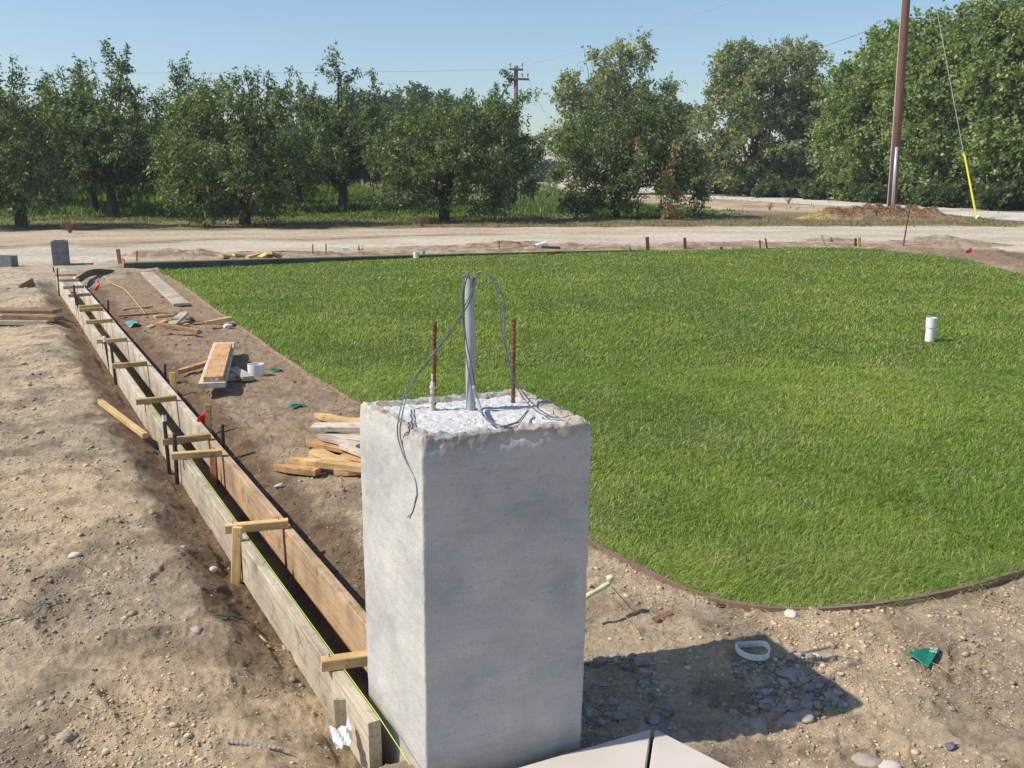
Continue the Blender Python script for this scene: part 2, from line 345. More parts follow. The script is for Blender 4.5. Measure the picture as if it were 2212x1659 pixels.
# ------------------------------------------------------------------ roads
def strip(name, near_px, far_px, mat, colf, z=.012, nx=260, ny=40, seed=0):
    a = np.array([G(*p)[:2] for p in near_px]); b = np.array([G(*p)[:2] for p in far_px])
    def res(p):
        d = np.concatenate([[0], np.cumsum(np.hypot(*np.diff(p, axis=0).T))]); t = np.linspace(0, d[-1], nx)
        return np.stack([np.interp(t, d, p[:, 0]), np.interp(t, d, p[:, 1])], 1)
    a = res(a); b = res(b); t = np.linspace(0, 1, ny)[:, None, None]
    g = a[None]*(1-t)+b[None]*t; x = g[..., 0].ravel(); y = g[..., 1].ravel()
    tt = np.repeat(np.linspace(0, 1, ny), nx); wob = fbm(x, y, 1.2, 4, 70+seed)*.35
    y = y+wob*np.where((tt == 0) | (tt == 1), 1, 0)*.8
    ed = np.minimum(tt, 1-tt); zz = np.minimum(zg(x, y, False, 0), .02)+z*ss(-.01, .05, ed)-.02*(ed < .001)+fbm(x, y, .5, 3, 77)*.008
    i = np.arange(nx*ny).reshape(ny, nx); f = np.stack([i[:-1, :-1].ravel(), i[:-1, 1:].ravel(), i[1:, 1:].ravel(), i[1:, :-1].ravel()], 1)
    o = mesh(name, np.stack([x, y, zz+.012], 1), [f], mat, col=colf(x, y, tt), smooth=True); return tag(o, kind='structure')
def gravel_col(x, y, t):
    n = ss(-.4, .4, fbm(x*.25, y, .8, 4, 60))[:, None]; tt = (t+fbm(x*.3, y, .8, 3, 62)*.10)[:, None]
    pale = np.array((.58,.51,.40)); tan = np.array((.54,.44,.315)); rut = np.array((.33,.25,.175))
    c = pale*(1-ss(.45, .55, tt))+tan*ss(.45, .55, tt)
    left = (1-ss(-3, 3, x))[:, None]; r = np.exp(-((tt-.52)/.06)**2)*left*1.0; c = c*(1-r)+rut*r
    rx = ss(1, 8, x)[:, None]; c = c*(1-rx)+pale*rx
    return c*(.9+.2*n)
strip('gravel_road', [(-900,640),(-300,590),(0,575),(200,570),(300,560),(480,545),(700,545),(900,534),(1100,530),(1300,528),(1500,527),(1800,521),(2000,524),(2212,545),(2500,575),(3000,620)],
      [(-900,520),(-300,512),(0,510),(200,509),(400,506),(700,499),(1000,493),(1300,491),(1600,489),(2000,489),(2212,492),(2500,498),(3000,505)], SOIL, gravel_col, nx=420, ny=50)
strip('far_road', [(1120,405),(1240,404),(1400,413),(1520,428),(1700,438),(1900,450),(2100,468),(2212,478),(2500,508),(2900,545)],
      [(1120,397.5),(1240,397),(1400,406),(1520,419),(1700,428),(1850,437),(2000,447),(2212,461),(2500,482),(2900,508)], SOIL,
      lambda x, y, t: np.array((.62,.57,.50))*(.92+.16*ss(-.4, .4, fbm(x, y, 1, 3, 64))[:, None]), seed=3, nx=200, ny=20)
# ------------------------------------------------------------------ pillar
PZ = .955
topc = [G(774,872,PZ), G(910,950,PZ), G(1281,914,PZ), G(1132,842,PZ)]
botc = [Vector((-.450, 2.760, 0)), G(921,1702), G(1256,1612), Vector((-.020, 2.99, 0))]
def ring(cs, rad=.007, per=110):
    out = []; n = 4
    for i in range(n):
        a = cs[i]; b = cs[(i+1) % n]; c = cs[(i+2) % n]
        e = (b-a).normalized(); e2 = (c-b).normalized()
        for k in range(per): out.append(a+e*rad+(b-a-e*2*rad)*(k/(per-1)))
        for k in range(1, 6):
            t = k/6; p0 = b-e*rad; p2 = b+e2*rad; out.append(p0*(1-t)**2+b*2*t*(1-t)+p2*t*t)
    return np.array([list(p) for p in out])
bt = [b+(b-t)*(.12/PZ) for t, b in zip(topc, botc)]
R0 = ring([Vector((*b[:2], -.12)) for b in bt]); R1 = ring(topc); np_ = len(R0)
cent = np.mean([list(c) for c in topc], 0)
rows = []; cols = []; nz = 170
STUC = np.array((.53,.515,.485)); RIM = np.array((.46,.39,.31))
per_t = np.arange(np_)/np_
for k in range(nz):
    t = k/(nz-1); p = R0*(1-t)+R1*t; out = p[:, :2]-(cent[:2]); out /= np.linalg.norm(out, axis=1)[:, None]
    z = p[:, 2]; a = per_t*9.0
    rag = fbm(per_t*44, z*24, 1, 4, 90); lip = ss(.90, .955, z)
    p[:, :2] += out*(fbm(per_t*36, z*20, 1, 4, 92)*.0016+rag*lip*.006-lip*.006)[:, None]
    p[:, 2] -= lip*np.abs(rag)*.008
    rows.append(p)
    edge = ss(.915, .935, z+rag*.022)[:, None]*(.8-.35*ss(.3, .6, rag)[:, None])
    front = ((per_t > .27) & (per_t < .49))[:, None]
    c = STUC*(1-edge*np.where(front, .8, .35))+RIM*.85*edge*np.where(front, .8, .35)
    dirt = ((1-ss(.0, .10, z+fbm(per_t*18, z*5, 1, 3, 94)*.05))*.5)[:, None]; cols.append(c*(1-dirt)+np.array((.42,.34,.25))*dirt)
top_base = rows[-1].copy()
for k in range(1, 22):                                      # ragged rim, then down to the grout
    f = k/21*.155; p = top_base*(1-f); p += cent*f
    rag = fbm(p[:, 0], p[:, 1], .035, 4, 95)
    p[:, 2] = PZ+.004+rag*.007*(1 if k < 20 else 0)-(.012 if k > 19 else 0)-.004*(k < 3)
    rows.append(p); m = ss(-.35, .35, fbm(p[:, 0], p[:, 1], .05, 4, 97))[:, None]; cols.append(RIM*m+STUC*.92*(1-m))
pv = np.concatenate(rows); pc = np.concatenate(cols); nl = len(rows)
i = np.arange(nl*np_).reshape(nl, np_); j = np.roll(i, -1, 1)
pf = np.stack([i[:-1].ravel(), j[:-1].ravel(), j[1:].ravel(), i[1:].ravel()], 1)
m, t, b = M('stucco', (.66,.65,.62), .95, .12); STUCM = m
a = t.nodes.new('ShaderNodeAttribute'); a.attribute_name = 'Col'; v = coords(t)
n1 = noise_node(t, 4.5, 5, v, .6); r1 = ramp(t, n1.outputs[0], [(.26, (.66,.68,.71)), (.47, (.90,.91,.92)), (.68, (1.04,1.03,1.0))])
c = mixc(t, a.outputs['Color'], r1.outputs[0], 1, 'MULTIPLY')
n2 = noise_node(t, 170, 4, v, .7); r2 = ramp(t, n2.outputs[0], [(.33, .5), (.43, .97), (.7, 1.06)]); c = mixc(t, c, r2.outputs[0], .55, 'MULTIPLY')
vtr = coords(t, 'Object', (3, 3, 26)); ntr = noise_node(t, 2.2, 6, vtr, .7); rtr = ramp(t, ntr.outputs[0], [(.35, .88), (.5, 1.0), (.72, 1.05)]); c = mixc(t, c, rtr.outputs[0], .6, 'MULTIPLY')
t.links.new(c, b.inputs['Base Color']); n3 = noise_node(t, 130, 6, v, .65); bump(t, b, n3.outputs[0], .6, .004)
pillar = empty('concrete_pillar', (0, 0, 0), 'white stuccoed concrete pillar with rebar and grey conduit on top', 'pillar')
mesh('shaft', pv, [pf], STUCM, pillar, col=pc, smooth=True)
gr = 60; core = []; inner = rows[-1]
for k in range(gr+1):
    f = k/gr; p = inner*(1-f); p += cent*f; p[:, 2] = PZ-.007+fbm(p[:, 0], p[:, 1], .03, 5, 99)*.0035-np.maximum(fbm(p[:, 0], p[:, 1], .012, 2, 101)-.45, 0)*.012
    core.append(p)
cv = np.concatenate(core); i = np.arange((gr+1)*np_).reshape(gr+1, np_); j = np.roll(i, -1, 1)
GROUT = mat_noise('white_grout', (.50,.50,.49), (.64,.64,.63), 22, .95, .6, .003, 160, .1)
mesh('grout_top', cv, [np.stack([i[:-1].ravel(), j[:-1].ravel(), j[1:].ravel(), i[1:].ravel()], 1)], GROUT, pillar, smooth=True)
def at_top(p, ref, px):                                     # a point above ref (same depth) seen at px
    return at(px[0], px[1], ref.y)
def rebar(p0, p1, r=.0062, parent=None, mortar=0):
    L = (p1-p0).length; n = int(L/.0028); path = [p0+(p1-p0)*k/n for k in range(n+1)]
    rad = [r*(1.16 if (k % 5) in (0, 1) else .95) for k in range(n+1)]
    o = mesh('rebar', *tube(path, rad, 10), RUST, parent)
    return o
CB = G(1017,886,PZ-.01); CT = at_top(None, CB, (1015,600))
rb1 = G(936,889,PZ-.012); rt1 = at(939,694,rb1.y); rb2 = G(1108,873,PZ-.012); rt2 = at(1110,688,rb2.y)
rebar(rb1-Vector((0,0,.02)), rt1, parent=pillar); rebar(rb2-Vector((0,0,.02)), rt2, parent=pillar)
# mortar crust up the left bar
pth = [rb1+(rt1-rb1)*(k/24*.42)+Vector((-.003, -.002, 0)) for k in range(25)]
mesh('mortar_crust', *tube(pth, [.0098+.0012*math.sin(k*2.1)+.0016*math.sin(k*.8+1)-.0065*(k/24)**2.5 for k in range(25)], 9), PAVE, pillar, smooth=True)
def pipe(name, p0, p1, ro, th, mat, parent=None, n=28, smooth=True):
    ax = (p1-p0).normalized(); u = ax.orthogonal().normalized(); w_ = ax.cross(u); V = []; F = []
    for p, r in ((p0, ro), (p1, ro), (p1, ro-th), (p0, ro-th)):
        for k in range(n):
            q = 2*math.pi*k/n; V.append(p+(u*math.cos(q)+w_*math.sin(q))*r)
    for s in range(4):
        for k in range(n):
            k2 = (k+1) % n; F.append([s*n+k, s*n+k2, ((s+1) % 4)*n+k2, ((s+1) % 4)*n+k])
    o = mesh(name, V, F, mat, parent)
    for pl in o.data.polygons: pl.use_smooth = True
    try: o.data.set_sharp_from_angle(angle=R(40))
    except Exception: pass
    return o
pipe('conduit', CB-Vector((0,0,.03)), CT, .0145, .002, GALV, pillar)
# cables
fl, bl = topc[1], topc[0]; lf_n = Vector(((bl-fl).y, -(bl-fl).x, 0)).normalized()
if lf_n.x > 0: lf_n = -lf_n
def on_left(px, off=.006):
    d = ray(*px); p0 = fl+lf_n*off; o = Vector((0,0,CAMH)); t = (p0-o).dot(lf_n)/d.dot(lf_n); return o+d*t
def two_wire(name, pts, label, seed=0, r=.0019, sep=.0035, sheath=None):
    root = empty(name, pts[-1], label, 'cable', 'loose wires hanging out of the conduit')
    P = spline(pts, 8); rg = np.random.default_rng(seed)
    for s in (-1, 1):
        off = Vector((s*sep, s*.001, 0)); ph = rg.random()*6
        Q = [p+off*(1+.7*math.sin(k*.13+ph)) for k, p in enumerate(P)]
        o = mesh('wire', *tube([q-root.location for q in Q], r, 6), WIRE, root, smooth=True)
    if sheath: mesh('sheath', *tube([P[k]-root.location for k in range(*sheath)], .0062, 10), GALV, root, smooth=True)
    return root
Yc = CB.y; q6 = lambda x, y, Y: at(*Z6(x, y), Y)
top_in = CT+Vector((.002, 0, -.02))
lp = [(960,200,Yc-.008),(935,330,Yc-.024),(880,460,Yc-.022),(800,600,Yc-.03),(680,780,Yc-.03),(560,930,Yc-.03),(440,1070,Yc-.03)]
pts = [top_in]+[q6(*q) for q in lp]
pts += [G(*ZF(500,40), PZ+.05), G(*ZF(470,150), PZ+.022), on_left(ZF(447,290), .010), on_left(ZF(440,420)), on_left(ZF(468,560)), on_left(ZF(520,700)), on_left(ZF(578,820)), on_left(ZF(600,930)), on_left((903,1075)), on_left((896,1105)), on_left((884,1117), .012)]
two_wire('electrical_cable', pts, 'grey twin wire looping left from the conduit, hanging down the lit pillar face', 1)
rp = [(975,185),(1010,152),(1060,160),(1120,220),(1180,340),(1205,450),(1205,600),(1225,760),(1265,950),(1310,1090),(1400,1240),(1500,1340),(1600,1400),(1700,1420),(1785,1400)]
eY = G(*Z6(1785,1400), PZ+.012).y
pts = [top_in]+[q6(x, y, Yc-.01+(eY-Yc+.01)*(k/(len(rp)-1))**1.2) for k, (x, y) in enumerate(rp)]
two_wire('electrical_cable', pts, 'grey twin wire arching right from the conduit to the right corner of the pillar', 2, sep=.004)
mp_ = [(892,185),(866,350),(864,520),(880,750),(910,920),(955,1140),(990,1280),(1015,1350),(1060,1420),(1130,1470),(1220,1490),(1300,1470),(1360,1445),(1430,1355)]
pts = [CT+Vector((-.004, 0, -.02)), CT+Vector((-.008, -.002, .008))]
for k, (x, y) in enumerate(mp_):
    t = k/(len(mp_)-1); pts.append(q6(x, y, Yc-.022-.015*ss(0, .5, t)) if k < 7 else G(*Z6(x, y), PZ+(.03 if k == 7 else .012)))
two_wire('electrical_cable', pts, 'grey twin wire hanging down before the conduit, curling across the pillar top', 3, sheath=(56, 74))
# ------------------------------------------------------------------ planks
def bar(name, a, b, w, t, mat, roll=0, tip=0, tip0=0, parent=None, bev=.003, flip=False):
    """a, b: ends of the centre line of the top face; w across, t thick"""
    a = Vector(a); b = Vector(b); X = (b-a); L = X.length; X.normalize()
    Yv = Vector((0,0,1)).cross(X)
    if Yv.length < .2: Yv = Vector((1, 0, 0)) if not flip else Vector((0, 1, 0)); Yv = (Yv-X*Yv.dot(X))
    Yv.normalize(); Zv = X.cross(Yv); q = Matrix.Rotation(roll, 3, X); Yv = q @ Yv; Zv = q @ Zv
    h = w/2; xs = [(0, h*(1 if not tip0 else .12)), (tip0, h)] if tip0 else [(0, h)]
    xs += [(L-tip, h), (L, h*.12)] if tip else [(L, h)]
    V = []; F = []
    e = min(bev, t*.2, w*.2)
    for x, hw in xs:
        f = min(1, hw/h*1.0); V += [(x, -hw+e*f, 0), (x, hw-e*f, 0), (x, hw, -e), (x, hw, -t+e), (x, hw-e*f, -t), (x, -hw+e*f, -t), (x, -hw, -t+e), (x, -hw, -e)]
    for s in range(len(xs)-1):
        for k in range(8):
            k2 = (k+1) % 8; F.append([s*8+k, s*8+k2, (s+1)*8+k2, (s+1)*8+k])
    F.append(list(range(8))[::-1]); F.append([(len(xs)-1)*8+k for k in range(8)])
    F = [f[::-1] for f in F]
    o = mesh(name, V, F, mat)
    mw = Matrix((X, Yv, Zv)).transposed().to_4x4(); mw.translation = a
    if parent is not None: o.parent = parent; mw = Matrix.Translation(-parent.location) @ mw
    o.matrix_basis = mw; return o
def uL(u, s, z): p = L0+LN*u+LD*s; return Vector((p[0], p[1], z))
def plank(px0, px1, z0, z1, w, t, mat, name, label, cat, group=None, roll=0, tip=0, tip0=0):
    return tag(bar(name, G(*px0, z0), G(*px1, z1), w, t, mat, roll, tip, tip0), label, cat, group)
# form boards. left: two lengths, right: three
WOODR = mat_wood('tan_form_board', (.40, .265, .155), (.56, .40, .255), 1.2)
WOODG.name = 'grey_form_board'
FG = 'form boards of the footing trench'
BH = .185
def form(u, s0, s1, mat, label, u1=None):
    a = uL(u, s0, .1); b_ = uL(u if u1 is None else u1, s1, .1)
    return tag(bar('form_board', a, b_, .038, BH, mat), label, 'board', FG)
form(.019, 0, 4.35, WOODG, 'grey weathered plank on edge, left of the trench, nearest length ending beside the pillar')
form(.019, 4.36, 9.2, WOODP, 'pale plank on edge, left of the trench, middle length past the steel pins', .021)
form(.022, 9.21, 13.35, WOODP, 'pale plank on edge, left of the trench, farthest length near the stacked blocks', .022)
form(.222, .42, 3.35, WOODR, 'orange tan plank on edge, right side of the trench, partly hidden by the pillar')
form(.224, 3.36, 8.3, WOODP, 'pale grey plank on edge, right of the trench, middle length by the red flag', .236)
form(.238, 8.31, 13.3, WOODP, 'pale grey plank on edge, right side of the trench, farthest length', .248)
SG = 'wooden spreaders nailed across the form boards'
ords = ['farthest','second farthest','third farthest','fourth farthest','fifth farthest','sixth farthest, right behind the dark double pins','seventh farthest','eighth farthest, beside the capped steel pin','sixth nearest','fifth nearest, by a standing stake',
        'fourth nearest, by the red flag','third nearest, against the steel pins','second nearest, on a wooden stake','nearest, its end hidden by the pillar']
cross = [ZA(175,180)+ZA(490,175), ZA(240,262)+ZA(535,258), ZA(295,370)+ZA(610,355), ZA(370,492)+ZA(715,470), ZA(535,665)+ZA(865,640), ZA(540,708)+ZA(905,690),
         ZA(640,890)+ZA(1050,862), ZA(805,1180)+ZA(1270,1147), ZA(1035,1553)+ZA(1570,1508), Z5(425,240)+Z5(700,212), ZC(365,865)+ZC(1095,780), ZC(510,1080)+ZC(1275,1025), Z5(1030,1088)+Z5(1455,1050), Z7(892,958)+Z7(1330,900)]
for k, (x0, y0, x1, y1) in enumerate(cross):
    a = G(x0, y0, .139); b_ = G(x1, y1, .139)
    o = bar('form_spreader', a, b_, .04, .038, WOOD if k not in (1, 2, 3) else WOODG)
    tag(o, 'short wooden spreader across the two form boards, ' + ords[k], 'spreader', SG)
    for e in (.12, .85):
        if k > 8:
            p = a.lerp(b_, e); mesh('nail', *tube([Vector((e*(b_-a).length, .004, -.002)), Vector((e*(b_-a).length, .004, .012))], .0016, 6), STEEL, o)
# steel pins
PG = 'black steel form pins'
def pin(pb, pt, zb, label, dy=0, cap=False, r=.011, mat=None, name='steel_pin', cat='steel pin', group=PG):
    base = G(*pb, zb); top = at(*pt, base.y+dy); root = empty(name, base, label, cat, group)
    d = (top-base); mesh('shaft', *tube([Vector((0,0,-.05)), d*.02, d*.985, d], [r*.9, r, r, r*.8], 12), mat or STEEL, root, smooth=False)
    if cap: mesh('cap', *tube([d*.86, d*1.0, d*1.015], [r*1.25, r*1.25, r*.9], 12), PVC, root)
    return root
pin(ZC(480,1440), ZC(388,490), -.09, 'tall black steel pin with a white taped top on the left of the form', cap=False)
pin(ZC(598,1600), ZC(550,790), -.09, 'black steel pin leaning on the near end of the third nearest spreader', r=.0115)
pin(ZC(1300,1130), ZC(1280,645), -.02, 'black steel pin standing right of the form beside the third nearest spreader')
pin(Z1(960,1340), Z1(905,1030), -.09, 'capped black steel pin left of the form, nearer pair in the middle', cap=True)
pin(Z1(1008,1450), Z1(962,1085), -.09, 'black steel pin just in front of the grey capped one, left of the form')
pin(Z1(1437,1440), Z1(1433,1265), -.02, 'black steel pin right of the form, left of a short wooden stake')
pin(Z1(682,900), Z1(640,580), -.09, 'tall black steel pin left of the form, rear one of the far double pins')
pin(Z1(700,925), Z1(665,670), -.09, 'capped black steel pin left of the form, front one of the far double pins')
pin(Z1(945,862), Z1(938,710), -.02, 'black steel pin right of the form beside the sixth and seventh spreaders')
pin(Z1(515,655), Z1(497,435), -.08, 'black steel pin at the far end of the left form boards')
pin(Z1(478,500), Z1(460,425), -.05, 'short dark steel pin by the foot of the stacked blocks')
pin(Z1(1190,382), Z1(1190,285), 0, 'dark steel pin right of the pink flag, beyond the dark far form')
pin(Z2(822,337), Z2(822,228), 0, 'left one of two dark steel pins behind the far edge of the lawn')
pin(Z2(937,337), Z2(937,222), 0, 'right one of two dark steel pins behind the far edge of the lawn')
pin(Z3(229,616), Z3(229,515), 0, 'lone dark steel pin behind the lawn, in front of the reddish spoil heap')
tp = bpy.data.objects['steel_pin']; b0 = G(*ZC(480,1440), -.09); d = at(*ZC(388,490), b0.y)-b0
mesh('tape', *tube([d*.89, d*.985], .0128, 12), PVC, tp)
pin(Z4(1310,490), Z4(1365,160), 0, 'long thin rusty rod leaning right, at the far right lawn edge', r=.016, mat=RUST, name='survey_rod', cat='rod', group=None)
# wooden stakes
KG = 'wooden stakes along the far lawn edge'
def stake(pb, pt, zb, w, t, mat, label, group=None, dy=0, down=.08):
    base = G(*pb, zb); top = at(*pt, base.y+dy); ax = (base-top).normalized()
    o = bar('wooden_stake', top, base+ax*down, w, t, mat, tip=.06, flip=False); return tag(o, label, 'stake', group)
stake(Z5(684,215), Z5(670,62), -.02, .045, .02, WOOD, 'short standing pine stake behind the fifth nearest spreader')
stake(Z5(912,470), Z5(908,278), -.02, .045, .02, WOOD, 'standing pine stake carrying the red flag')
stake(Z5(1098,1500), Z5(1108,1112), -.10, .04, .022, WOOD, 'pine stake holding up the second nearest spreader')
stake(Z5(952,800), Z5(945,622), -.10, .036, .02, WOODO, 'narrow pine stake inside the trench under the third nearest spreader')
stake(Z7(1035,1448), Z7(1020,1222), -.05, .05, .036, WOODG, 'stubby grey stake against the near end of the left form board')
stake(Z1(1048,442), Z1(1020,270), 0, .06, .03, WOODB, 'brown stake beside the pink flag at the left end of the dark far form')
stake(Z3(1523,602), Z3(1517,480), 0, .07, .04, WOODD, 'reddish brown stake behind the lawn, left one of the two tall ones', KG)
stake(Z3(1847,590), Z3(1843,487), 0, .06, .035, WOODD, 'reddish brown stake behind the lawn, right one of the two tall ones', KG)
stake(Z3(2162,592), Z3(2160,565), 0, .055, .03, WOODD, 'low brown stake stub behind the lawn right of the tall stakes', KG)
stake(Z4(247,500), Z4(243,432), 0, .032, .02, WOODD, 'thin dark stake left of a thicker brown one behind the lawn', KG)
stake(Z4(302,500), Z4(290,420), 0, .045, .03, WOODD, 'leaning dark brown stake behind the right half of the lawn', KG)
stake(Z4(738,487), Z4(702,392), 0, .06, .02, WOODP, 'whitish stake leaning left beside a green flag', KG)
stake(Z4(958,492), Z4(958,420), 0, .05, .03, WOODD, 'dark stake touching a pale yellow stake', KG)
stake(Z4(986,495), Z4(986,415), 0, .065, .03, WOOD, 'pale yellow stake touching a dark stake', KG)
# dark form at the far lawn edge, its far corner plank and hose
p0 = G(*Z1(1060,385), .12); p1 = G(*Z3(1450,592), .03)
fb = empty('far_form_board', (p0.x, p0.y, 0), 'long dark form board edging the far left side of the lawn with a pale top', 'form board')
q0 = G(*Z1(1075,392), .13); q1 = G(*Z2(2100,312), .04); q2 = G(*Z3(1480,594), .02)
bar('plank', q0, q1, .04, .19, WOODK, parent=fb); bar('plank', q1, q2, .04, .10, WOODK, parent=fb)
mesh('string', *tube([q0-fb.location+Vector((0,0,.012)), q1-fb.location+Vector((0,0,.012)), q2-fb.location+Vector((0,0,.012))], .009, 6), YSTR, fb)
hp = [G(*Z1(x, y), z) for x, y, z in ((655,520,.12),(700,490,.14),(760,455,.14),(840,440,.13),(930,445,.10),(1030,455,.05))]
hf = []; V = []; F = []
for k, p in enumerate(spline(hp, 6)):
    V += [p+Vector((0,0,.0)), p+Vector((0,0,-.10)), p+Vector((.012,.012,-.10)), p+Vector((.012,.012,0))]
    if k:
        c0 = (k-1)*4; c1 = k*4
        for e in range(4): F.append([c0+e, c0+(e+1) % 4, c1+(e+1) % 4, c1+e])
tag(mesh('bent_form_strip', V, F, mat_wood('greenish_strip', (.12,.13,.07), (.22,.23,.13))), 'thin curved greenish form strip bending from the trench end toward the pink flag', 'form strip')
# strings
tag(mesh('lime_string_line', *tube([G(886,1653,.08), uL(.037, .02, .104), uL(.037, 4.3, .104), uL(.039, 13.3, .104)], .0012, 6), LIME), 'lime green string stretched along the top of the left form boards', 'string')
yp = [Z1(905,505), Z1(960,560), Z1(1070,610), Z1(1150,690), Z1(1230,790), Z1(1260,830)]
tag(mesh('yellow_twine', *tube(spline([G(*p, .03) for p in yp], 5), .005, 5), YSTR), 'thin yellow twine lying on brown soil toward the scrap wood', 'twine')
# lumber -------------------------------------------------------------
HG = 'scrap stakes heaped behind the pillar'
def heap(Z, rows_, group, name, cat):
    for (a, b_, z0, z1, w, t, mat, lab, tip, tip0) in rows_:
        plank(Z(*a), Z(*b_), z0, z1, w, t, mat, name, lab, cat, group, tip=tip, tip0=tip0)
heap(ZD, [
 ((990,330),(2000,520),.05,.05,.07,.035,WOOD,'pale yellow stake at the back of the heap behind the pillar',0,.10),
 ((1560,440),(2100,470),.04,.05,.06,.03,WOOD,'second yellow stake at the back of the heap, touching the pillar edge',0,0),
 ((960,565),(2250,585),.10,.10,.12,.030,WOODP,'broad pale pinkish board lying level on the heap behind the pillar',0,0),
 ((1200,740),(2250,870),.055,.06,.10,.028,WOODP,'grey tan board just under the broad pale board of the heap',0,0),
 ((1060,760),(1900,960),.085,.085,.055,.028,WOODP,'narrow pointed stake slanting below the broad board of the heap',0,.07),
 ((830,860),(1900,1050),.05,.05,.11,.030,WOODO,'wide tan stake with a blunt left end in the middle of the heap',0,.05),
 ((1560,960),(2250,1230),.075,.06,.05,.028,WOODP,'short pale stake slanting right in front of the heap',0,0),
 ((950,1060),(1750,1420),.035,.035,.10,.035,WOOD,'wide yellow stake slanting down right under the heap',0,.05),
 ((1500,1190),(2250,1300),.03,.03,.09,.03,WOODO,'tan board lying low at the right of the heap',0,0),
 ((490,1230),(1990,1390),.07,.065,.060,.038,WOOD,'long pointed yellow stake at the front of the heap behind the pillar',0,.12),
 ((1380,1480),(2150,1440),.035,.035,.06,.034,WOOD,'yellow stake end peeping out under the long front stake',0,.08),
 ((160,1370),(1060,1470),.04,.04,.062,.036,WOODO,'short pointed tan stake lying apart in front of the heap',0,.10)], HG, 'scrap_stake', 'stake')
G2 = 'scrap wood beside the middle of the trench'
heap(ZE, [
 ((-240,160),(210,115),.03,.03,.045,.02,WOODO,'short orange stake lying alone left of the scrap wood pile',0,0),
 ((-300,255),(300,215),.03,.03,.045,.02,WOODB,'long thin brown stake behind the scrap wood pile',0,0),
 ((230,180),(600,225),.04,.04,.05,.02,WOODB,'brown stake behind the crossing pieces of the scrap pile',0,0),
 ((250,265),(530,240),.15,.15,.055,.03,WOOD,'short yellow block raised on top of the left scrap pile',0,0),
 ((505,390),(710,200),.08,.12,.10,.03,WOODP,'pale grey pointed board pointing away on the scrap pile',.06,0),
 ((130,440),(420,330),.03,.05,.06,.03,WOOD,'yellow stake end sticking out lower left of the scrap pile',0,0),
 ((215,352),(925,475),.14,.08,.055,.035,WOODO,'long orange stake crossing the front of the scrap pile',0,.12),
 ((620,400),(730,380),.05,.05,.10,.04,WOOD,'stubby yellow block in the middle of the scrap pile',0,0),
 ((720,255),(1090,345),.06,.05,.07,.03,WOODB,'brown weathered plank slanting right of the pale grey board',0,0),
 ((830,390),(1270,340),.04,.05,.055,.03,WOODB,'brown stake under the yellow one at the lawn edge',0,.08),
 ((1030,350),(1415,280),.10,.10,.06,.04,WOOD,'yellow stake lying at the lawn edge on the right of the scrap',0,.06),
 ((1170,380),(1460,385),.03,.03,.05,.025,WOODB,'thin brown stake lowest at the lawn edge',0,0),
 ((600,1092),(1110,940),.045,.06,.055,.035,WOODO,'yellow stake lying under the stacked planks, pointing left',0,.06),
 ((1430,1050),(1670,1190),.05,.05,.095,.035,WOODP,'broad pointed grey stake between the stacked planks and the white pipe',0,0),
 ((1320,1060),(1470,1180),.045,.04,.10,.04,WOODP,'pale block under the right side of the stacked planks',0,0),
 ((1010,1000),(1090,990),.04,.04,.09,.035,WOODP,'white edged block peeping out left under the stacked planks',0,0)], G2, 'scrap_stake', 'stake')
plank(ZE(1120,1290), ZE(1310,668), .115, .115, .19, .038, WOODP, 'plank', 'wide whitish plank, lower one of the two stacked planks', 'plank')
pk = plank(ZE(1140,1195), ZE(1300,690), .155, .155, .14, .04, WOODO, 'plank', 'tan plank with a white end tag, upper one of the two stacked planks', 'plank')
mesh('end_tag', [(-.002,-.035,-.03),(-.002,.02,-.03),(-.002,.02,-.008),(-.002,-.035,-.008),(-.003,-.035,-.03),(-.003,.02,-.03),(-.003,.02,-.008),(-.003,-.035,-.008)],
     [[4,5,6,7],[3,2,1,0],[0,1,5,4],[1,2,6,5],[2,3,7,6],[3,0,4,7]], PAPER, pk)
mesh('tag_print', [(-.0036,-.012,-.025),(-.0036,.012,-.025),(-.0036,.012,-.013),(-.0036,-.012,-.013)], [[0,1,2,3]], M('tag_ink', (.2,.25,.35), .7)[0], pk)
plank((312,583), (392,655), .045, .045, .19, .03, WOODP, 'plank', 'long flat whitish plank lying on soil beside the left tip of the lawn', 'plank')
plank(Z5(185,240), Z5(490,470), .10, .03, .035, .035, WOOD, 'scrap_stake', 'slim yellow stake leaning on the left bank of the trench', 'stake')
LG = 'weathered lumber stacked left of the trench'
heap(ZB, [
 ((-500,1150),(870,1165),.13,.13,.20,.04,WOODB,'broad brown weathered plank on top of the lumber stack at the left',0,0),
 ((80,1235),(860,1275),.11,.10,.10,.05,WOODB,'brown plank edge under the broad one in the left stack',0,0),
 ((-500,1250),(90,1245),.09,.09,.10,.04,WOODG,'greyish plank at the far left of the lumber stack',0,0),
 ((-500,1320),(730,1340),.07,.07,.07,.05,WOODG,'grey tan stud along the front of the left lumber stack',0,0),
 ((300,1330),(980,1350),.05,.04,.06,.04,WOODB,'dark stake sticking out right of the left lumber stack',0,0),
 ((540,1390),(800,1385),.04,.04,.07,.04,WOODB,'stake end with a pale cut face at the bottom of the left stack',0,0)], LG, 'lumber', 'lumber')
tag(bar('wood_block', G(*ZB(285,800), .05), G(*ZB(485,690), .13), .03, .12, WOODB), 'brown wedge shaped offcut standing on the dirt bank at the left', 'wood block')
DG = 'yellow stakes dropped behind the far lawn edge'
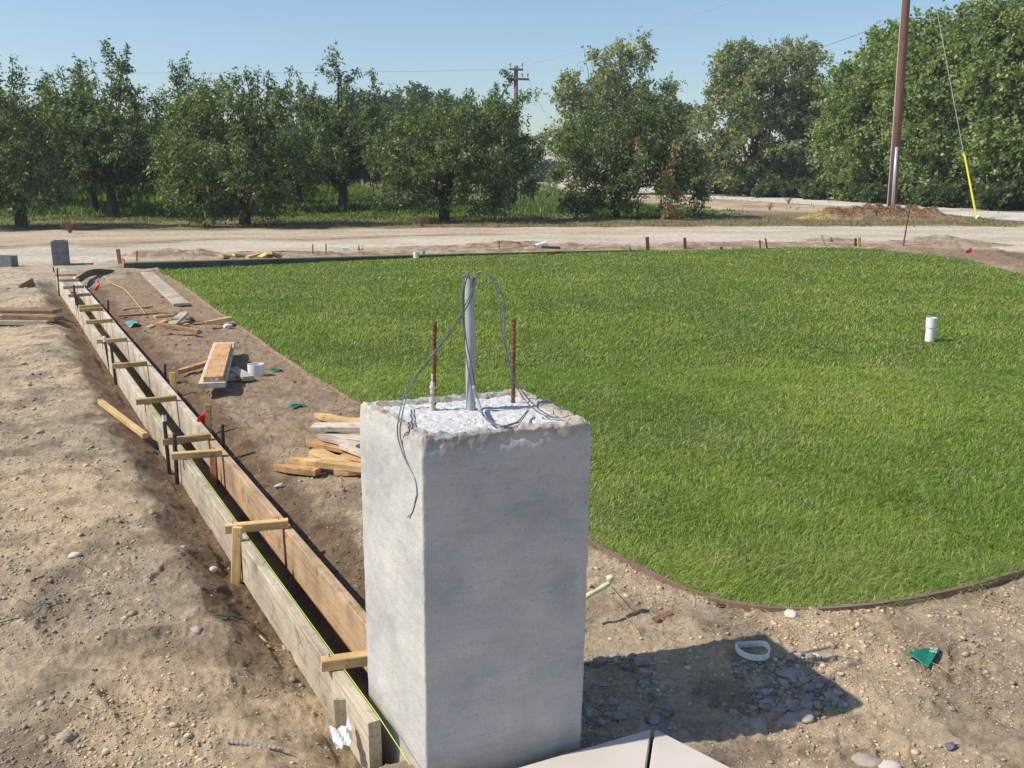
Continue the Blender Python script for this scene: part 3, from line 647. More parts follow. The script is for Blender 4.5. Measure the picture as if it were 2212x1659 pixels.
heap(Z2, [
 ((25,318),(155,328),.14,.08,.10,.05,WOOD,'leftmost yellow stake of the row dropped behind the lawn',0,0),
 ((135,308),(270,318),.14,.10,.09,.05,WOOD,'second yellow stake from the left behind the lawn',0,0),
 ((250,330),(365,300),.12,.16,.10,.05,WOOD,'third yellow stake from the left behind the lawn',0,0),
 ((360,335),(425,295),.12,.18,.12,.05,WOOD,'fourth yellow stake from the left, pointing away behind the lawn',0,0),
 ((445,325),(442,290),.12,.18,.13,.05,WOODO,'short squat stake between two yellow ones behind the lawn',0,0),
 ((450,290),(535,325),.20,.10,.10,.05,WOOD,'rightmost yellow stake of the row dropped behind the lawn',0,0)], DG, 'scrap_stake', 'stake')
plank(Z3(580,556), Z3(745,562), .18, .14, .12, .05, WOODB, 'scrap_stake', 'brown stick lying right of the white pipe beyond the lawn', 'stake')
# ------------------------------------------------------------------ white pipes
b_ = G(2008,738); pr = empty('pipe_stub', b_, 'upright white plastic pipe with a collar standing in the lawn at the right', 'pipe')
H = at(2008,686,b_.y).z
pipe('pipe_body', Vector((0,0,-.03)), Vector((0,0,H*.62)), .044, .005, PVC, pr); pipe('collar', Vector((0,0,H*.60)), Vector((0,0,H)), .050, .006, PVC, pr)
b_ = G(*ZE(1795,1175)); H = at(*ZE(1795,1000), b_.y).z
tag(pipe('pipe_ring', b_-Vector((0,0,.01)), b_+Vector((0,0,H)), .066, .005, PVC), 'short white plastic pipe offcut standing on soil near the stacked planks', 'pipe')
b_ = G(*Z2(1722,350)); tag(pipe('pipe_stub', b_, Vector((b_.x, b_.y, at(*Z2(1722,292), b_.y).z)), .055, .006, PVC), 'white pipe stub at the far lawn edge beside a green flag', 'pipe')
b_ = G(*Z3(538,566), .08); tag(pipe('pipe_stub', b_, b_+Vector((.24, .16, .05)), .062, .006, PVC), 'thick white pipe lying on the spoil strip beyond the lawn', 'pipe')
b_ = G(*Z2(1075,265), .05); tag(pipe('pipe_elbow', b_, b_+Vector((.13, .05, .0)), .03, .005, PVC), 'small white pipe piece lying on the dirt left of the faded pink flag', 'pipe')
# plastic rim
rc = G(*Z8(1325,935), .0); rc.z = zg1(rc.x, rc.y)+.02; tp = []
for k in range(49):
    q = 2*math.pi*k/48; sx = abs(math.cos(q))**.75*math.copysign(1, math.cos(q)); sy = abs(math.sin(q))**.75*math.copysign(1, math.sin(q))
    tp.append(rc+Vector((sx*.058, sy*.050, .006*math.sin(q*2+1))))
V = []; F = []
for k, p in enumerate(tp):
    o_ = (p-rc); o_.z = 0; o_.normalize(); V += [p+Vector((0,0,.008)), p+Vector((0,0,-.012)), p-o_*.004+Vector((0,0,-.012)), p-o_*.004+Vector((0,0,.008))]
    if k:
        for e in range(4): F.append([(k-1)*4+e, (k-1)*4+(e+1) % 4, k*4+(e+1) % 4, k*4+e])
tag(mesh('plastic_rim', V, F, PVC, smooth=False), 'clear whitish plastic lid rim lying on the ground in the pillar shadow', 'rim')
# ------------------------------------------------------------------ flags
def cloth(pts2d, depth_fn, nu=10):
    pass
def flag(name, base, top, poly, mat, label, cat='flag', group='marking flags on wires', wire=.0015, th=.0012, fold=.01):
    """poly: corners of the cloth in world coordinates (tri or quad)"""
    root = empty(name, base, label, cat, group)
    if top is not None: mesh('wire', *tube([Vector((0,0,-.03)), top-base], wire, 6), RUST, root)
    P = [Vector(p)-base for p in poly]
    if len(P) == 3: P.append(P[2].copy())
    n = 9; V = []; F = []
    nn = (P[1]-P[0]).cross(P[2]-P[0]); nn = nn.normalized() if nn.length > 0 else Vector((0,-1,0))
    for s in (0, 1):
        for i_ in range(n):
            for j_ in range(n):
                u_ = i_/(n-1); v_ = j_/(n-1); p = (P[0]*(1-u_)+P[1]*u_)*(1-v_)+(P[3]*(1-u_)+P[2]*u_)*v_
                V.append(p+nn*(math.sin(u_*5+v_*4)*fold+s*th))
    for s in (0, 1):
        for i_ in range(n-1):
            for j_ in range(n-1):
                a_ = s*n*n+i_*n+j_; q = [a_, a_+1, a_+n+1, a_+n]; F.append(q if s else q[::-1])
    for k in range(n-1):
        for a_, b2 in ((k, k+1), ((n-1)*n+k+1, (n-1)*n+k), ((k+1)*n, k*n), (k*n+n-1, (k+1)*n+n-1)): F.append([a_, b2, b2+n*n, a_+n*n])
    mesh('cloth', V, F, mat, root, smooth=True); return root
def vflag(px_base, px_top, cpx, mat, label, z=0, scale_wire=.004, **k):
    base = G(*px_base, z); top = at(*px_top, base.y)
    return flag('marking_flag', base, top, [at(*q, base.y-.035) for q in cpx], mat, label, wire=scale_wire, **k)
vflag(Z5(893,465), Z5(893,330), [Z5(893,328), Z5(893,462), Z5(818,428), Z5(850,362)], REDF, 'red triangular flag hanging on the pine stake', .02, .0015)
vflag(Z1(1050,400), Z1(1068,340), [Z1(1060,340), Z1(1085,355), Z1(1092,405), Z1(1068,408)], PINKF, 'pinkish red flag beside the brown stake at the end of the dark far form')
vflag(Z1(828,632), Z1(855,535), [Z1(852,532), Z1(872,575), Z1(838,632), Z1(818,622)], PINKF, 'pinkish red flag standing on brown soil right of the far trench')
vflag(Z2(1222,292), Z2(1222,228), [Z2(1218,228), Z2(1238,285), Z2(1212,275)], GREENF, 'small green flag touching a faded pink flag beyond the lawn')
vflag(Z2(1245,290), Z2(1250,228), [Z2(1252,228), Z2(1266,280), Z2(1232,275)], PALEP, 'faded pink flag touching a small green flag beyond the lawn')
vflag(Z2(1785,335), Z2(1785,275), [Z2(1790,272), Z2(1800,330), Z2(1768,315)], GREENF, 'green flag right of the white pipe stub at the far lawn edge')
vflag(Z3(768,592), Z3(770,545), [Z3(770,548), Z3(782,588), Z3(752,588)], PINKF, 'pinkish red flag at the far lawn edge right of the lying white pipe')
vflag(Z3(1364,605), Z3(1364,552), [Z3(1366,552), Z3(1380,602), Z3(1350,602)], GREENF, 'green flag at the far lawn edge left of the tall brown stakes')
vflag(Z4(775,450), Z4(775,410), [Z4(775,408), Z4(792,445), Z4(766,448)], GREENF, 'green flag right of the whitish leaning stake')
vflag(Z4(40,502), Z4(42,482), [Z4(48,480), Z4(52,500), Z4(30,500)], PINKF, 'tiny red flag in the grass left of the thin dark stake')
vflag(Z4(1800,535), Z4(1815,490), [Z4(1822,490), Z4(1826,520), Z4(1785,535), Z4(1780,512)], M('magenta_flag', (.55,.03,.10), .6)[0], 'dark red flag on the soil mound at the far right', .15)
# flags lying on the ground
def ground_flag(corners, mat, label, fold=.006, zoff=.012):
    P = [G(*c) for c in corners]
    for p in P: p.z = zg1(p.x, p.y)+zoff
    return flag('fallen_flag', P[0].copy(), None, P, mat, label, cat='flag', group='flags lying on the ground', fold=fold)
gf = ground_flag([Z9(1015,858), Z9(1180,950), Z9(1268,845), Z9(1225,808)], GREENF, 'green flag with white lettering half buried in the dirt at the lower right')
for row, (a, b_, c_, d_) in enumerate([((1190,838),(1250,845),(1252,855),(1192,851)), ((1185,860),(1240,868),(1242,877),(1187,872))]):
    A_, B_ = [G(*Z9(*q)) for q in (a, b_)]; zt = zg1(A_.x, A_.y)+.028
    for k in range(4):
        p = A_.lerp(B_, (k+.1)/4); q_ = A_.lerp(B_, (k+.75)/4); dv = (G(*Z9(*d_))-A_)
        for z_ in (p, q_): z_.z = zt
        dv.z = 0
        V = []; F = []
        segs = [[(0,0),(0,1)],[(0,0),(1,0)],[(0,.5),(1,.5)],[(0,1),(1,1)],[(1,0),(1,.5)],[(1,.5),(1,1)]]
        pick = [[1,2,3,4+0,0],[0,1,3,5],[0,1,2,3,5],[0,1,4,2]][(k+row) % 4]
        prt = []
        for s in pick:
            (x0, y0), (x1, y1) = segs[s]; a3 = p+(q_-p)*x0+dv*y0; b3 = p+(q_-p)*x1+dv*y1; prt.append(tube([a3-gf.location, b3-gf.location], .0007, 4))
        mesh('lettering', *join(prt), PAPER, gf)
ground_flag([ZE(-230,420), ZE(-120,470), ZE(-5,460), ZE(30,400)], M('teal_plastic', (.25,.50,.48), .3)[0], 'crumpled teal and silver plastic flag by the trench', fold=.02, zoff=.03)
ground_flag([ZE(815,540), ZE(890,570), ZE(960,530), ZE(940,525)], GREENF, 'small green flag on soil in front of the scrap pile')
ground_flag([ZE(1985,1105), ZE(2080,1125), ZE(2190,1110), ZE(2120,1075)], GREENF, 'green flag lying right of the white pipe offcut')
ground_flag([ZD(450,250), ZD(570,285), ZD(815,215), ZD(720,205)], GREENF, 'twisted green flag lying on soil behind the heap of stakes')
# lime flag by the pillar
b_ = G(*Z8(575,665)); b_.z = zg1(b_.x, b_.y); tpv = at(*Z8(420,490), b_.y-.05)
rf = empty('rolled_flag', b_, 'rolled pale lime flag on a bent wire leaning behind the right side of the pillar', 'flag')
mesh('wire', *tube([Vector((0,0,-.02)), tpv-b_], .0016, 6), RUST, rf)
e_ = at(*Z8(210,590), b_.y-.12); rl = spline([at(*Z8(412,430), tpv.y), at(*Z8(415,470), tpv.y), at(*Z8(370,500), tpv.y-.02), at(*Z8(300,540), tpv.y-.05), e_], 6)
mesh('cloth', *tube([p-b_ for p in rl], [.0095+.0016*math.sin(k*.7)+(.004 if k < 5 else 0) for k in range(len(rl))], 9), LIMEF, rf, smooth=True)
# ------------------------------------------------------------------ blocks, slabs, edging
def cmu(loc, rot, label, group=None, L=.39, W_=.19, H_=.19, cat='concrete block'):
    def bx(x0, x1, y0, y1, z0, z1):
        V = [(x, y, z) for z in (z0, z1) for y in (y0, y1) for x in (x0, x1)]
        return V, [[0,2,3,1],[4,5,7,6],[0,1,5,4],[2,6,7,3],[0,4,6,2],[1,3,7,5]]
    t = .032; parts = [bx(-L/2, L/2, -W_/2, -W_/2+t, 0, H_), bx(-L/2, L/2, W_/2-t, W_/2, 0, H_)]
    for cx in (-L/2+t/2, 0, L/2-t/2): parts.append(bx(cx-t/2, cx+t/2, -W_/2+t, W_/2-t, 0, H_))
    o = mesh('concrete_block', *join(parts), CMU); o.location = loc; o.rotation_euler = (0, 0, rot); return tag(o, label, cat, group)
bb = G(*ZB(880,500)); z0 = zg1(bb.x, bb.y)
cmu((bb.x, bb.y+.15, z0), R(90+22), 'lower grey block of the two stacked at the far end of the trench', 'stacked grey blocks', L=.40, W_=.26, H_=.21)
cmu((bb.x-.005, bb.y+.16, z0+.212), R(90+20), 'upper grey block of the two stacked at the far end of the trench', 'stacked grey blocks', L=.40, W_=.25, H_=.21)
b2 = G(*ZB(60,515)); cmu((b2.x-.1, b2.y, zg1(b2.x, b2.y)-.02), R(-6), 'grey block lying on the bank at the left edge of the picture', L=.62, W_=.2, H_=.2)
def slab(name, pts, z, th, label):
    V = []; n = len(pts); e = .008
    for dz, ins in ((-th, 0), (-e, 0), (0, e)):
        c_ = sum((Vector(p) for p in pts), Vector((0,0)))/n
        for p in pts: v_ = Vector(p); v_ += (c_-v_).normalized()*ins; V.append((v_.x, v_.y, z+dz))
    F = [[k+n*s, (k+1) % n+n*s, (k+1) % n+n*(s+1), k+n*(s+1)] for s in (0, 1) for k in range(n)]+[[2*n+k for k in range(n)]]
    o = mesh(name, V, F, PAVE); return tag(o, kind='structure')
slab('paving_slab', [Vector(J0)+jn*-1, Vector(KK), Vector(KK)+jd*3, Vector(J0)+jd*4-jn], .02, .09, '')
slab('paving_slab', [Vector(J0)+jn, Vector(J0)+jd*4+jn, Vector(R1_)+rd*3+jd*.5, Vector(R1_)], .021, .09, '')
def edging(px, label, mat=EDGE, w=.014, h=.05, lift=.03):
    P = spline([G(x, y) for x, y in px], 8); V = []; F = []
    for k, p in enumerate(P):
        t_ = (P[min(k+1, len(P)-1)]-P[max(k-1, 0)]).normalized(); n_ = Vector((t_.y, -t_.x, 0)); z = float(zg(np.array([p.x]), np.array([p.y]), False)[0])*.3+lift*(1+.05*math.sin(k*.11))
        for s_, zz in ((-1, z), (1, z), (1, z-h-.03), (-1, z-h-.03)): V.append((p.x+n_.x*w/2*s_, p.y+n_.y*w/2*s_, zz))
        if k:
            for e in range(4): F.append([(k-1)*4+e, (k-1)*4+(e+1) % 4, k*4+(e+1) % 4, k*4+e])
    return tag(mesh('lawn_edging', V, F, mat, smooth=False), label, 'edging')
edging(LAWN_PX[:9]+[(905,966)], 'thin pinkish brown edging strip along the left side of the lawn', mat=mat_wood('bender_board', (.30,.19,.14), (.42,.29,.22)), w=.03, lift=.018)
edging([(1160,1122)]+LAWN_PX[12:25]+[(2330,1200)], 'curved reddish brown edging strip along the near side of the lawn, right of the pillar', w=.016, lift=.034)
# ------------------------------------------------------------------ small litter
def crumple(name, c0, r, mat, label, cat, sq=(1,1,.6), seed=0):
    rg = np.random.default_rng(seed); V, F = ico(2); V = V*(1+rg.normal(0, .18, (len(V), 1)))*np.array(sq)*r
    o = mesh(name, V, [F], mat); o.location = c0; return tag(o, label, cat)
def ico(sub=1):
    t = (1+5**.5)/2; V = [(-1,t,0),(1,t,0),(-1,-t,0),(1,-t,0),(0,-1,t),(0,1,t),(0,-1,-t),(0,1,-t),(t,0,-1),(t,0,1),(-t,0,-1),(-t,0,1)]
    F = [(0,11,5),(0,5,1),(0,1,7),(0,7,10),(0,10,11),(1,5,9),(5,11,4),(11,10,2),(10,7,6),(7,1,8),(3,9,4),(3,4,2),(3,2,6),(3,6,8),(3,8,9),(4,9,5),(2,4,11),(6,2,10),(8,6,7),(9,8,1)]
    V = [np.array(v)/np.linalg.norm(v) for v in V]
    for _ in range(sub):
        mid = {}; nf = []
        def md(a, b):
            k = (min(a, b), max(a, b))
            if k not in mid: v = V[a]+V[b]; V.append(v/np.linalg.norm(v)); mid[k] = len(V)-1
            return mid[k]
        for a, b, c in F:
            x, y, z = md(a, b), md(b, c), md(c, a); nf += [(a, x, z), (b, y, x), (c, z, y), (x, y, z)]
        F = nf
    return np.array(V), np.array(F)
# paper scrap
g = G(*Z7(1045,1500)); g.z = .0
rgp = np.random.default_rng(4); n = 13; V = []; F = []
for i_ in range(n):
    for j_ in range(n):
        u_ = i_/(n-1)-.5; v_ = j_/(n-1)-.5
        V.append((u_*.062*(1-.4*(v_ < -.1)*abs(v_))+v_*.02, v_*.085+abs(u_)*.015, .016+.020*abs(math.sin(u_*7+v_*3))+.010*math.sin(v_*9+u_*4)+rgp.normal(0, .0022)))
for i_ in range(n-1):
    for j_ in range(n-1):
        q = [i_*n+j_, (i_+1)*n+j_, (i_+1)*n+j_+1, i_*n+j_+1]; F.append(q)
o = mesh('paper_scrap', V+[(x, y, z-.0008) for x, y, z in V], F+[[k+n*n for k in q[::-1]] for q in F], PAPER); o.location = g; o.rotation_euler = (R(12), R(-14), .5)
tag(o, 'crumpled white paper scrap at the near end of the left form board', 'paper')
RBG = mat_noise('grey_rebar', (.22, .20, .18), (.36, .34, .31), 40, .7, .4, .002, 150, .3)
# rebar on the ground
a = G(*Z7(300,1533)); b_ = G(*Z7(650,1562)); a.z = zg1(a.x, a.y)+.010; b_.z = zg1(b_.x, b_.y)+.016
ro = tag(rebar(a, b_, .006), 'grey rebar length lying on the dirt at the lower left', 'rebar'); ro.data.materials[0] = RBG
for (p, r, mt, lb, nm, ct) in ((Z9(1355,1500), .015, mat_noise('blue_grey_foil', (.10,.10,.14), (.2,.2,.24), 20, .5), 'crushed dark blue grey foil ball on the dirt at the lower right', 'crushed_foil', 'litter'),
                        (ZE(1368,470), .045, PAPER, 'small white scrap on soil by the left lawn edge', 'paper_scrap', 'paper')):
    g = G(*p); g.z = zg1(g.x, g.y)+r*.4; crumple(nm, g, r, mt, lb, ct, seed=3)
g0 = G(*Z8(700,745)); g1 = G(*Z8(800,700)); g0.z = g1.z = zg1(g0.x, g0.y)+.015
tag(bar('wood_chip', g0, g1, .03, .012, WOODD), 'short brown wood sliver lying between the pillar and the edging', 'wood chip')
g0 = G(*Z8(1105,655)); g0.z = .03; tag(bar('edging_clip', g0, g0+Vector((.05, .02, -.02)), .02, .012, STEEL), 'small black bracket against the curved edging', 'bracket')
rp_ = [G(*Z7(x, y)) for x, y in ((500,815),(540,830),(590,812),(640,790),(650,830),(600,850))]
for p in rp_: p.z = zg1(p.x, p.y)+.05
tag(mesh('rope_end', *tube(spline(rp_, 6), .004, 6), STRAW, smooth=True), 'frayed straw coloured rope end against the outside of the left form board', 'rope')
rp_ = [G(*Z7(x, y)) for x, y in ((225,715),(270,685),(330,660),(375,650))]
for p in rp_: p.z = zg1(p.x, p.y)+.012
tag(mesh('green_wire', *tube(spline(rp_, 6), .003, 6), GREENF, smooth=True), 'short dark green wire on the bank left of the near form board', 'wire')
Z10 = Zm(0, 1400, 2.33); rp_ = [G(*Z10(x, y)) for x, y in ((-60,740),(60,705),(170,680),(260,650),(340,635))]
for p in rp_: p.z = zg1(p.x, p.y)+.008
tag(mesh('green_wire', *tube(spline(rp_, 6), .0025, 6), GREENF, smooth=True), 'long dark green wire half buried at the left edge of the picture', 'wire')
# ------------------------------------------------------------------ stones and clods
def scatter(name, n, region, size, mat_col, mat, squash=.6, seed=0, sub=0, key=None):
    rg = np.random.default_rng(seed); V0, F0 = ico(sub)
    px = rg.uniform(region[0], region[1], n); py = region[2]+(region[3]-region[2])*rg.random(n)**region[4]
    d = np.array([G(a, b)[:2] for a, b in zip(px, py)]); x, y = d.T; D = np.hypot(x, y)
    ok = ~inside(x, y, lawn_poly); u, s = us(x, y); ok &= ~((u > -.01) & (u < .26) & (s > -.05) & (s < 13.4)) & ~((u > -.36) & (u < .1) & (rg.random(n) < .75))
    cl = fbm(x, y, .7, 3, 120+seed); ok &= rg.random(n) < ss(-.6, .6, cl+.1)
    if key is not None: ok &= key(x, y)
    pp = [(b.x, b.y) for b in botc]; ok &= ~inside(x, y, np.array(pp))
    sl_ = SLABP; ok &= ~inside(x, y, sl_)
    x = x[ok]; y = y[ok]; D = D[ok]; m_ = len(x); z = zg(x, y)
    sz = size[0]*np.exp(rg.normal(0, size[1], m_))*np.clip(D/4, .7, 3)**.7; sz = np.minimum(sz, size[2]*np.clip(D/4, 1, 3))
    sc = np.stack([sz*rg.uniform(.7, 1.3, m_), sz*rg.uniform(.7, 1.3, m_), sz*squash*rg.uniform(.7, 1.2, m_)], 1)
    nv = len(V0); W = V0[None]*sc[:, None]*(1+rg.normal(0, .13 if name != 'soil_clods' else .24, (m_, nv, 1)))
    th = rg.random(m_)*6.28; ca, sa = np.cos(th)[:, None], np.sin(th)[:, None]
    X = W[..., 0]*ca-W[..., 1]*sa+x[:, None]; Y = W[..., 0]*sa+W[..., 1]*ca+y[:, None]; Z = W[..., 2]+z[:, None]+(sc[:, 2]*.25)[:, None]
    F = F0[None]+(np.arange(m_)*nv)[:, None, None]; base = mat_col(rg, m_, x, y)
    o = mesh(name, np.stack([X.ravel(), Y.ravel(), Z.ravel()], 1), [F.reshape(-1, 3)], mat, col=np.repeat(base, nv, 0), smooth=False)
    return tag(o, kind='stuff')
def colm(name, rough=.95):
    m, t, b = M(name, (.4,.4,.4), rough, .1); a = t.nodes.new('ShaderNodeAttribute'); a.attribute_name = 'Col'; v = coords(t)
    n1 = noise_node(t, 60, 5, v, .6); r1 = ramp(t, n1.outputs[0], [(.3, .75), (.7, 1.2)]); c = mixc(t, a.outputs['Color'], r1.outputs[0], 1, 'MULTIPLY')
    t.links.new(c, b.inputs['Base Color']); bump(t, b, n1.outputs[0], .6, .004); return m
STONE = colm('small_stones')
def scol(rg, n, x, y):
    a = np.array((.42,.36,.29)); b = np.array((.58,.55,.50)); k = rg.random((n, 1))**2; return (a*(1-k)+b*k)*rg.uniform(.65, 1.1, (n, 1))
def ccol(rg, n, x, y): return ground_col(x, y, x*0)*rg.uniform(.75, 1.12, (n, 1))
scatter('gravel_stones', 17000, (-100, 2320, 520, 1720, .62), (.0032, .40, .011), scol, STONE, .6, 1, 0)
scatter('soil_clods', 52000, (-100, 2320, 500, 1720, .7), (.0035, .55, .017), ccol, STONE, .6, 2, 0)
scatter('gravel_stones', 4200, (1255, 1850, 1415, 1560, 1), (.0075, .5, .022), lambda rg, n, x, y: scol(rg, n, x, y)*.72, STONE, .6, 4, 1, key=lambda x, y: (x < .50) | ((x > .76) & (x < 1.07) & (y < 3.08) & (y > 2.80)))
rs = np.random.default_rng(5); V0, F0 = ico(2)
SP = [(1590,1030,52,'flat bluish'),(1375,1070,30,''),(1430,1180,34,''),(1600,1190,42,''),(1370,1310,40,''),(1605,1285,52,'large'),(1680,1290,34,''),(1500,1210,26,''),(1660,1070,26,''),(1530,1075,22,''),
      (385,1085,22,''),(430,1190,26,''),(460,1290,30,''),(500,1240,34,''),(640,1035,24,''),(1830,1160,30,''),(1290,1290,22,''),(1210,1240,18,''),(1740,1210,24,'')]
ST = ICO = None
for k, (x, y, r, kd) in enumerate(SP):
    g = G(*Z8(x, y)); r_ = r*.0008; V = V0*(1+.9*fbm(V0[:, 0]+k*3, V0[:, 1]+V0[:, 2]*1.7, 1.4, 3, 60+k)[:, None]*.35)*np.array((1.1, .85, .55))*r_
    o = mesh('stone', V, [F0], ROCK, smooth=True); o.location = (g.x, g.y, zg1(g.x, g.y)+r_*.02); o.rotation_euler = (0, 0, k*1.3)
    lb = 'rounded brown grey stone lying in the pillar shadow'
    if kd == 'large': lb = 'largest rounded stone near the lower edge of the pillar shadow'
    if kd.startswith('flat'): lb = 'flat bluish slab of stone beside the plastic rim'; o.scale = (1.3, .8, .5)
    tag(o, lb, 'stone', 'stones in the pillar shadow')
for k, (p, r, lb) in enumerate([(Z9(725,1590), .05, 'tan rock at the bottom edge near the right'), (Z9(890,1640), .055, 'flat pale rock cut by the bottom edge of the picture'), (Z8(1575,730), .035, 'pale chunk lying against the curved edging'),
                           (Z8(1735,955), .022, 'small white stone beside the plastic rim shadow'), (Z10(420,1465), .035, 'dark stone casting a shadow at the lower left'), (Z10(1355,325), .028, 'pale round stone on the bank near the stake'),
                           (Z10(1265,805), .03, 'greyish clod like stone on the bank at the left'), (Z10(485,335), .03, 'flat pale stone in the dirt at the left'), (Z5(1405,822), .035, 'white pebble on soil left of the pillar'), (Z10(1185,1520), .018, 'lumpy stone at the left end of the half buried rebar')]):
    g = G(*p); V = V0*(1+fbm(V0[:, 0]+k*3, V0[:, 1]+V0[:, 2]*1.7, 1.4, 3, 80+k)[:, None]*.3)*np.array((1.15, .8, .55))*r*.8
    o = mesh('stone', V, [F0], ROCK if 'white' not in lb and 'pale' not in lb else PAVE, smooth=True); o.location = (g.x, g.y, zg1(g.x, g.y)+r*.12); o.rotation_euler = (0, 0, k*.9); tag(o, lb, 'stone')
# straw litter
rg = np.random.default_rng(11); prt = []
for k in range(520):
    if k < 330: x, y = rg.uniform(1300, 2200), rg.uniform(1190, 1480)
    elif k < 430: x, y = rg.uniform(560, 770), rg.uniform(790, 900)
    else: x, y = rg.uniform(0, 700), rg.uniform(1000, 1600)
    g = G(x, y)
    if inside(np.array([g.x]), np.array([g.y]), lawn_poly)[0] and k > 100: continue
    u_, s_ = us(g.x, g.y)
    if -.3 < u_ < .3: continue
    g.z = zg1(g.x, g.y)+.008; a = rg.uniform(0, 6.28); L = rg.uniform(.015, .06); d = Vector((math.cos(a), math.sin(a), rg.normal(0, .25)))*L
    prt.append(tube([g-d, g+Vector((0,0,.006)), g+d], .0009, 3, False))
tag(mesh('straw_litter', *join(prt), STRAW), kind='stuff')
# ------------------------------------------------------------------ grass
def blades(name, P, h, w, lean, col, seg2=True, seed=0, flat=None):
    n = len(P); rg = np.random.default_rng(seed); a = rg.random(n)*2*math.pi
    side = np.stack([np.cos(a), np.sin(a), np.zeros(n)], 1)
    b = a+math.pi/2+rg.normal(0, .5, n); ld_ = np.stack([np.cos(b), np.sin(b), np.zeros(n)], 1)
    if flat is not None: ld_ = ld_+flat; ld_ /= np.linalg.norm(ld_, axis=1)[:, None]
    h = h[:, None]; w = w[:, None]; lean = lean[:, None]; up = np.array((0, 0, 1.0))
    c1 = P+up*h*.55+ld_*lean*h*.35; tipp = P+up*h*(1-.35*lean)+ld_*lean*h*1.05
    if seg2:
        V = np.stack([P-side*w/2, P+side*w/2, c1+side*w*.38, c1-side*w*.38, tipp], 1)
        i = (np.arange(n)*5)[:, None]; F = [i+np.array([0,1,2,3]), i+np.array([3,2,4])]; nv = 5
    else:
        V = np.stack([P-side*w/2, P+side*w/2, tipp], 1); i = (np.arange(n)*3)[:, None]; F = [i+np.array([0,1,2])]; nv = 3
    return V.reshape(-1, 3), F, np.repeat(col, nv, 0)
def lawn_pts(n, rg, xr, yr, dmax=None):
    x = rg.uniform(xr[0], xr[1], n); y = rg.uniform(yr[0], yr[1], n); return x, y
rg = np.random.default_rng(21)
def lawn(count, Ymin, Ymax, seed):
    rg = np.random.default_rng(seed); Y = Ymin*(Ymax/Ymin)**(rg.random(count)**1.0)
    xm = Y*.56+.6; X = rg.uniform(-1, 1, count)*xm
    # density falls roughly with the square of the distance
    ok = inside(X, Y, lawn_poly); X = X[ok]; Y = Y[ok]; n = len(X); D = np.hypot(X, Y)
    pat = fbm(X, Y, 1.6, 4, 130); pat2 = fbm(X, Y, .45, 3, 133)
    de = dist_poly(X, Y, near_edge, False)
    z = zg(X, Y, False)*.35
    h = (.030+.013*ss(-.4, .5, pat2))*rg.uniform(.55, 1.3, n)*(1+.4*(1-ss(0, .35, de)))
    wd = .0021*np.clip(D/3.2, 1, 12)**.92*rg.uniform(.7, 1.3, n)
    lean = rg.uniform(.3, 1.5, n); h = h*(1+.35*(rg.random(n) < .1))
    g1 = np.array((.215,.325,.050)); g2 = np.array((.35,.43,.085)); g3 = np.array((.50,.47,.24)); g4 = np.array((.14,.235,.045))
    k = ss(-.6, .6, pat+rg.normal(0, .35, n))[:, None]; c = g1*(1-k)+g2*k
    dk_ = (rg.random(n) < .16)[:, None]; c = np.where(dk_, g4, c)
    seam = np.minimum(np.abs(((X*.93+Y*.37) % .61)-.305), .305); c = c*(1-.16*(seam > .287)[:, None]); dry = (rg.random(n) < .09+.16*ss(.1, .6, fbm(X, Y, .9, 3, 137))+.25*(1-ss(0, .1, de)))[:, None]; c = np.where(dry, g3*rg.uniform(.7, 1.15, (n, 1)), c)
    c = c*rg.uniform(.7, 1.25, (n, 1)); flat = np.stack([perlin(X*2.3, Y*2.3, 5)*.8+.25, perlin(X*2.3, Y*2.3, 6)*.8-.2, np.zeros(n)], 1)
    return blades('g', np.stack([X, Y, z-.004], 1), h, wd, lean, c, True, seed, flat)
def merge(parts):
    Vs = []; Fs = {}; Cs = []; b = 0
    for V, F, c in parts:
        for f in F: Fs.setdefault(f.shape[1], []).append(f+b)
        Vs.append(V); Cs.append(c); b += len(V)
    return np.concatenate(Vs), [np.concatenate(f) for f in Fs.values()], np.concatenate(Cs)
V, F, c = merge([lawn(560000, 3.3, 8, 1), lawn(520000, 7, 25, 2)])
tag(mesh('lawn_grass', V, F, BLADE, col=c), kind='stuff')
# orchard weeds and verge tufts
def weeds(n, xr, yr, hf, colf, seed, wide=.03, key=None):
    rg = np.random.default_rng(seed); X = rg.uniform(*xr, n); Y = rg.uniform(*yr, n)
    if key is not None: k = key(X, Y, rg); X = X[k]; Y = Y[k]
    n = len(X); h = hf(X, Y, rg)*rg.uniform(.5, 1.2, n); P = np.stack([X, Y, zg(X, Y, False)-.01], 1)
    return blades('w', P, h, np.full(n, wide)*rg.uniform(.6, 1.3, n)*np.clip(Y/34, 1, 2), rg.uniform(.2, .9, n), colf(X, Y, rg), True, seed)
def wcol(X, Y, rg):
    k = ss(-.5, .5, fbm(X, Y, 2, 3, 150)+rg.normal(0, .3, len(X)))[:, None]
    return (np.array((.085,.135,.035))*(1-k)+np.array((.20,.28,.075))*k)*rg.uniform(.7, 1.15, (len(X), 1))
def dcol(X, Y, rg):
    k = rg.random((len(X), 1)); return (np.array((.30,.25,.13))*(1-k)+np.array((.20,.25,.08))*k)*rg.uniform(.7, 1.1, (len(X), 1))
band = lambda X, Y, rg: (Y > 33.0+fbm(X, Y, 3, 3, 151)*1.2+np.clip(X*.25, -2, 3)) & (X < 8+fbm(X, Y, 2, 2, 152)*2) & (X > -Y*.75-3)
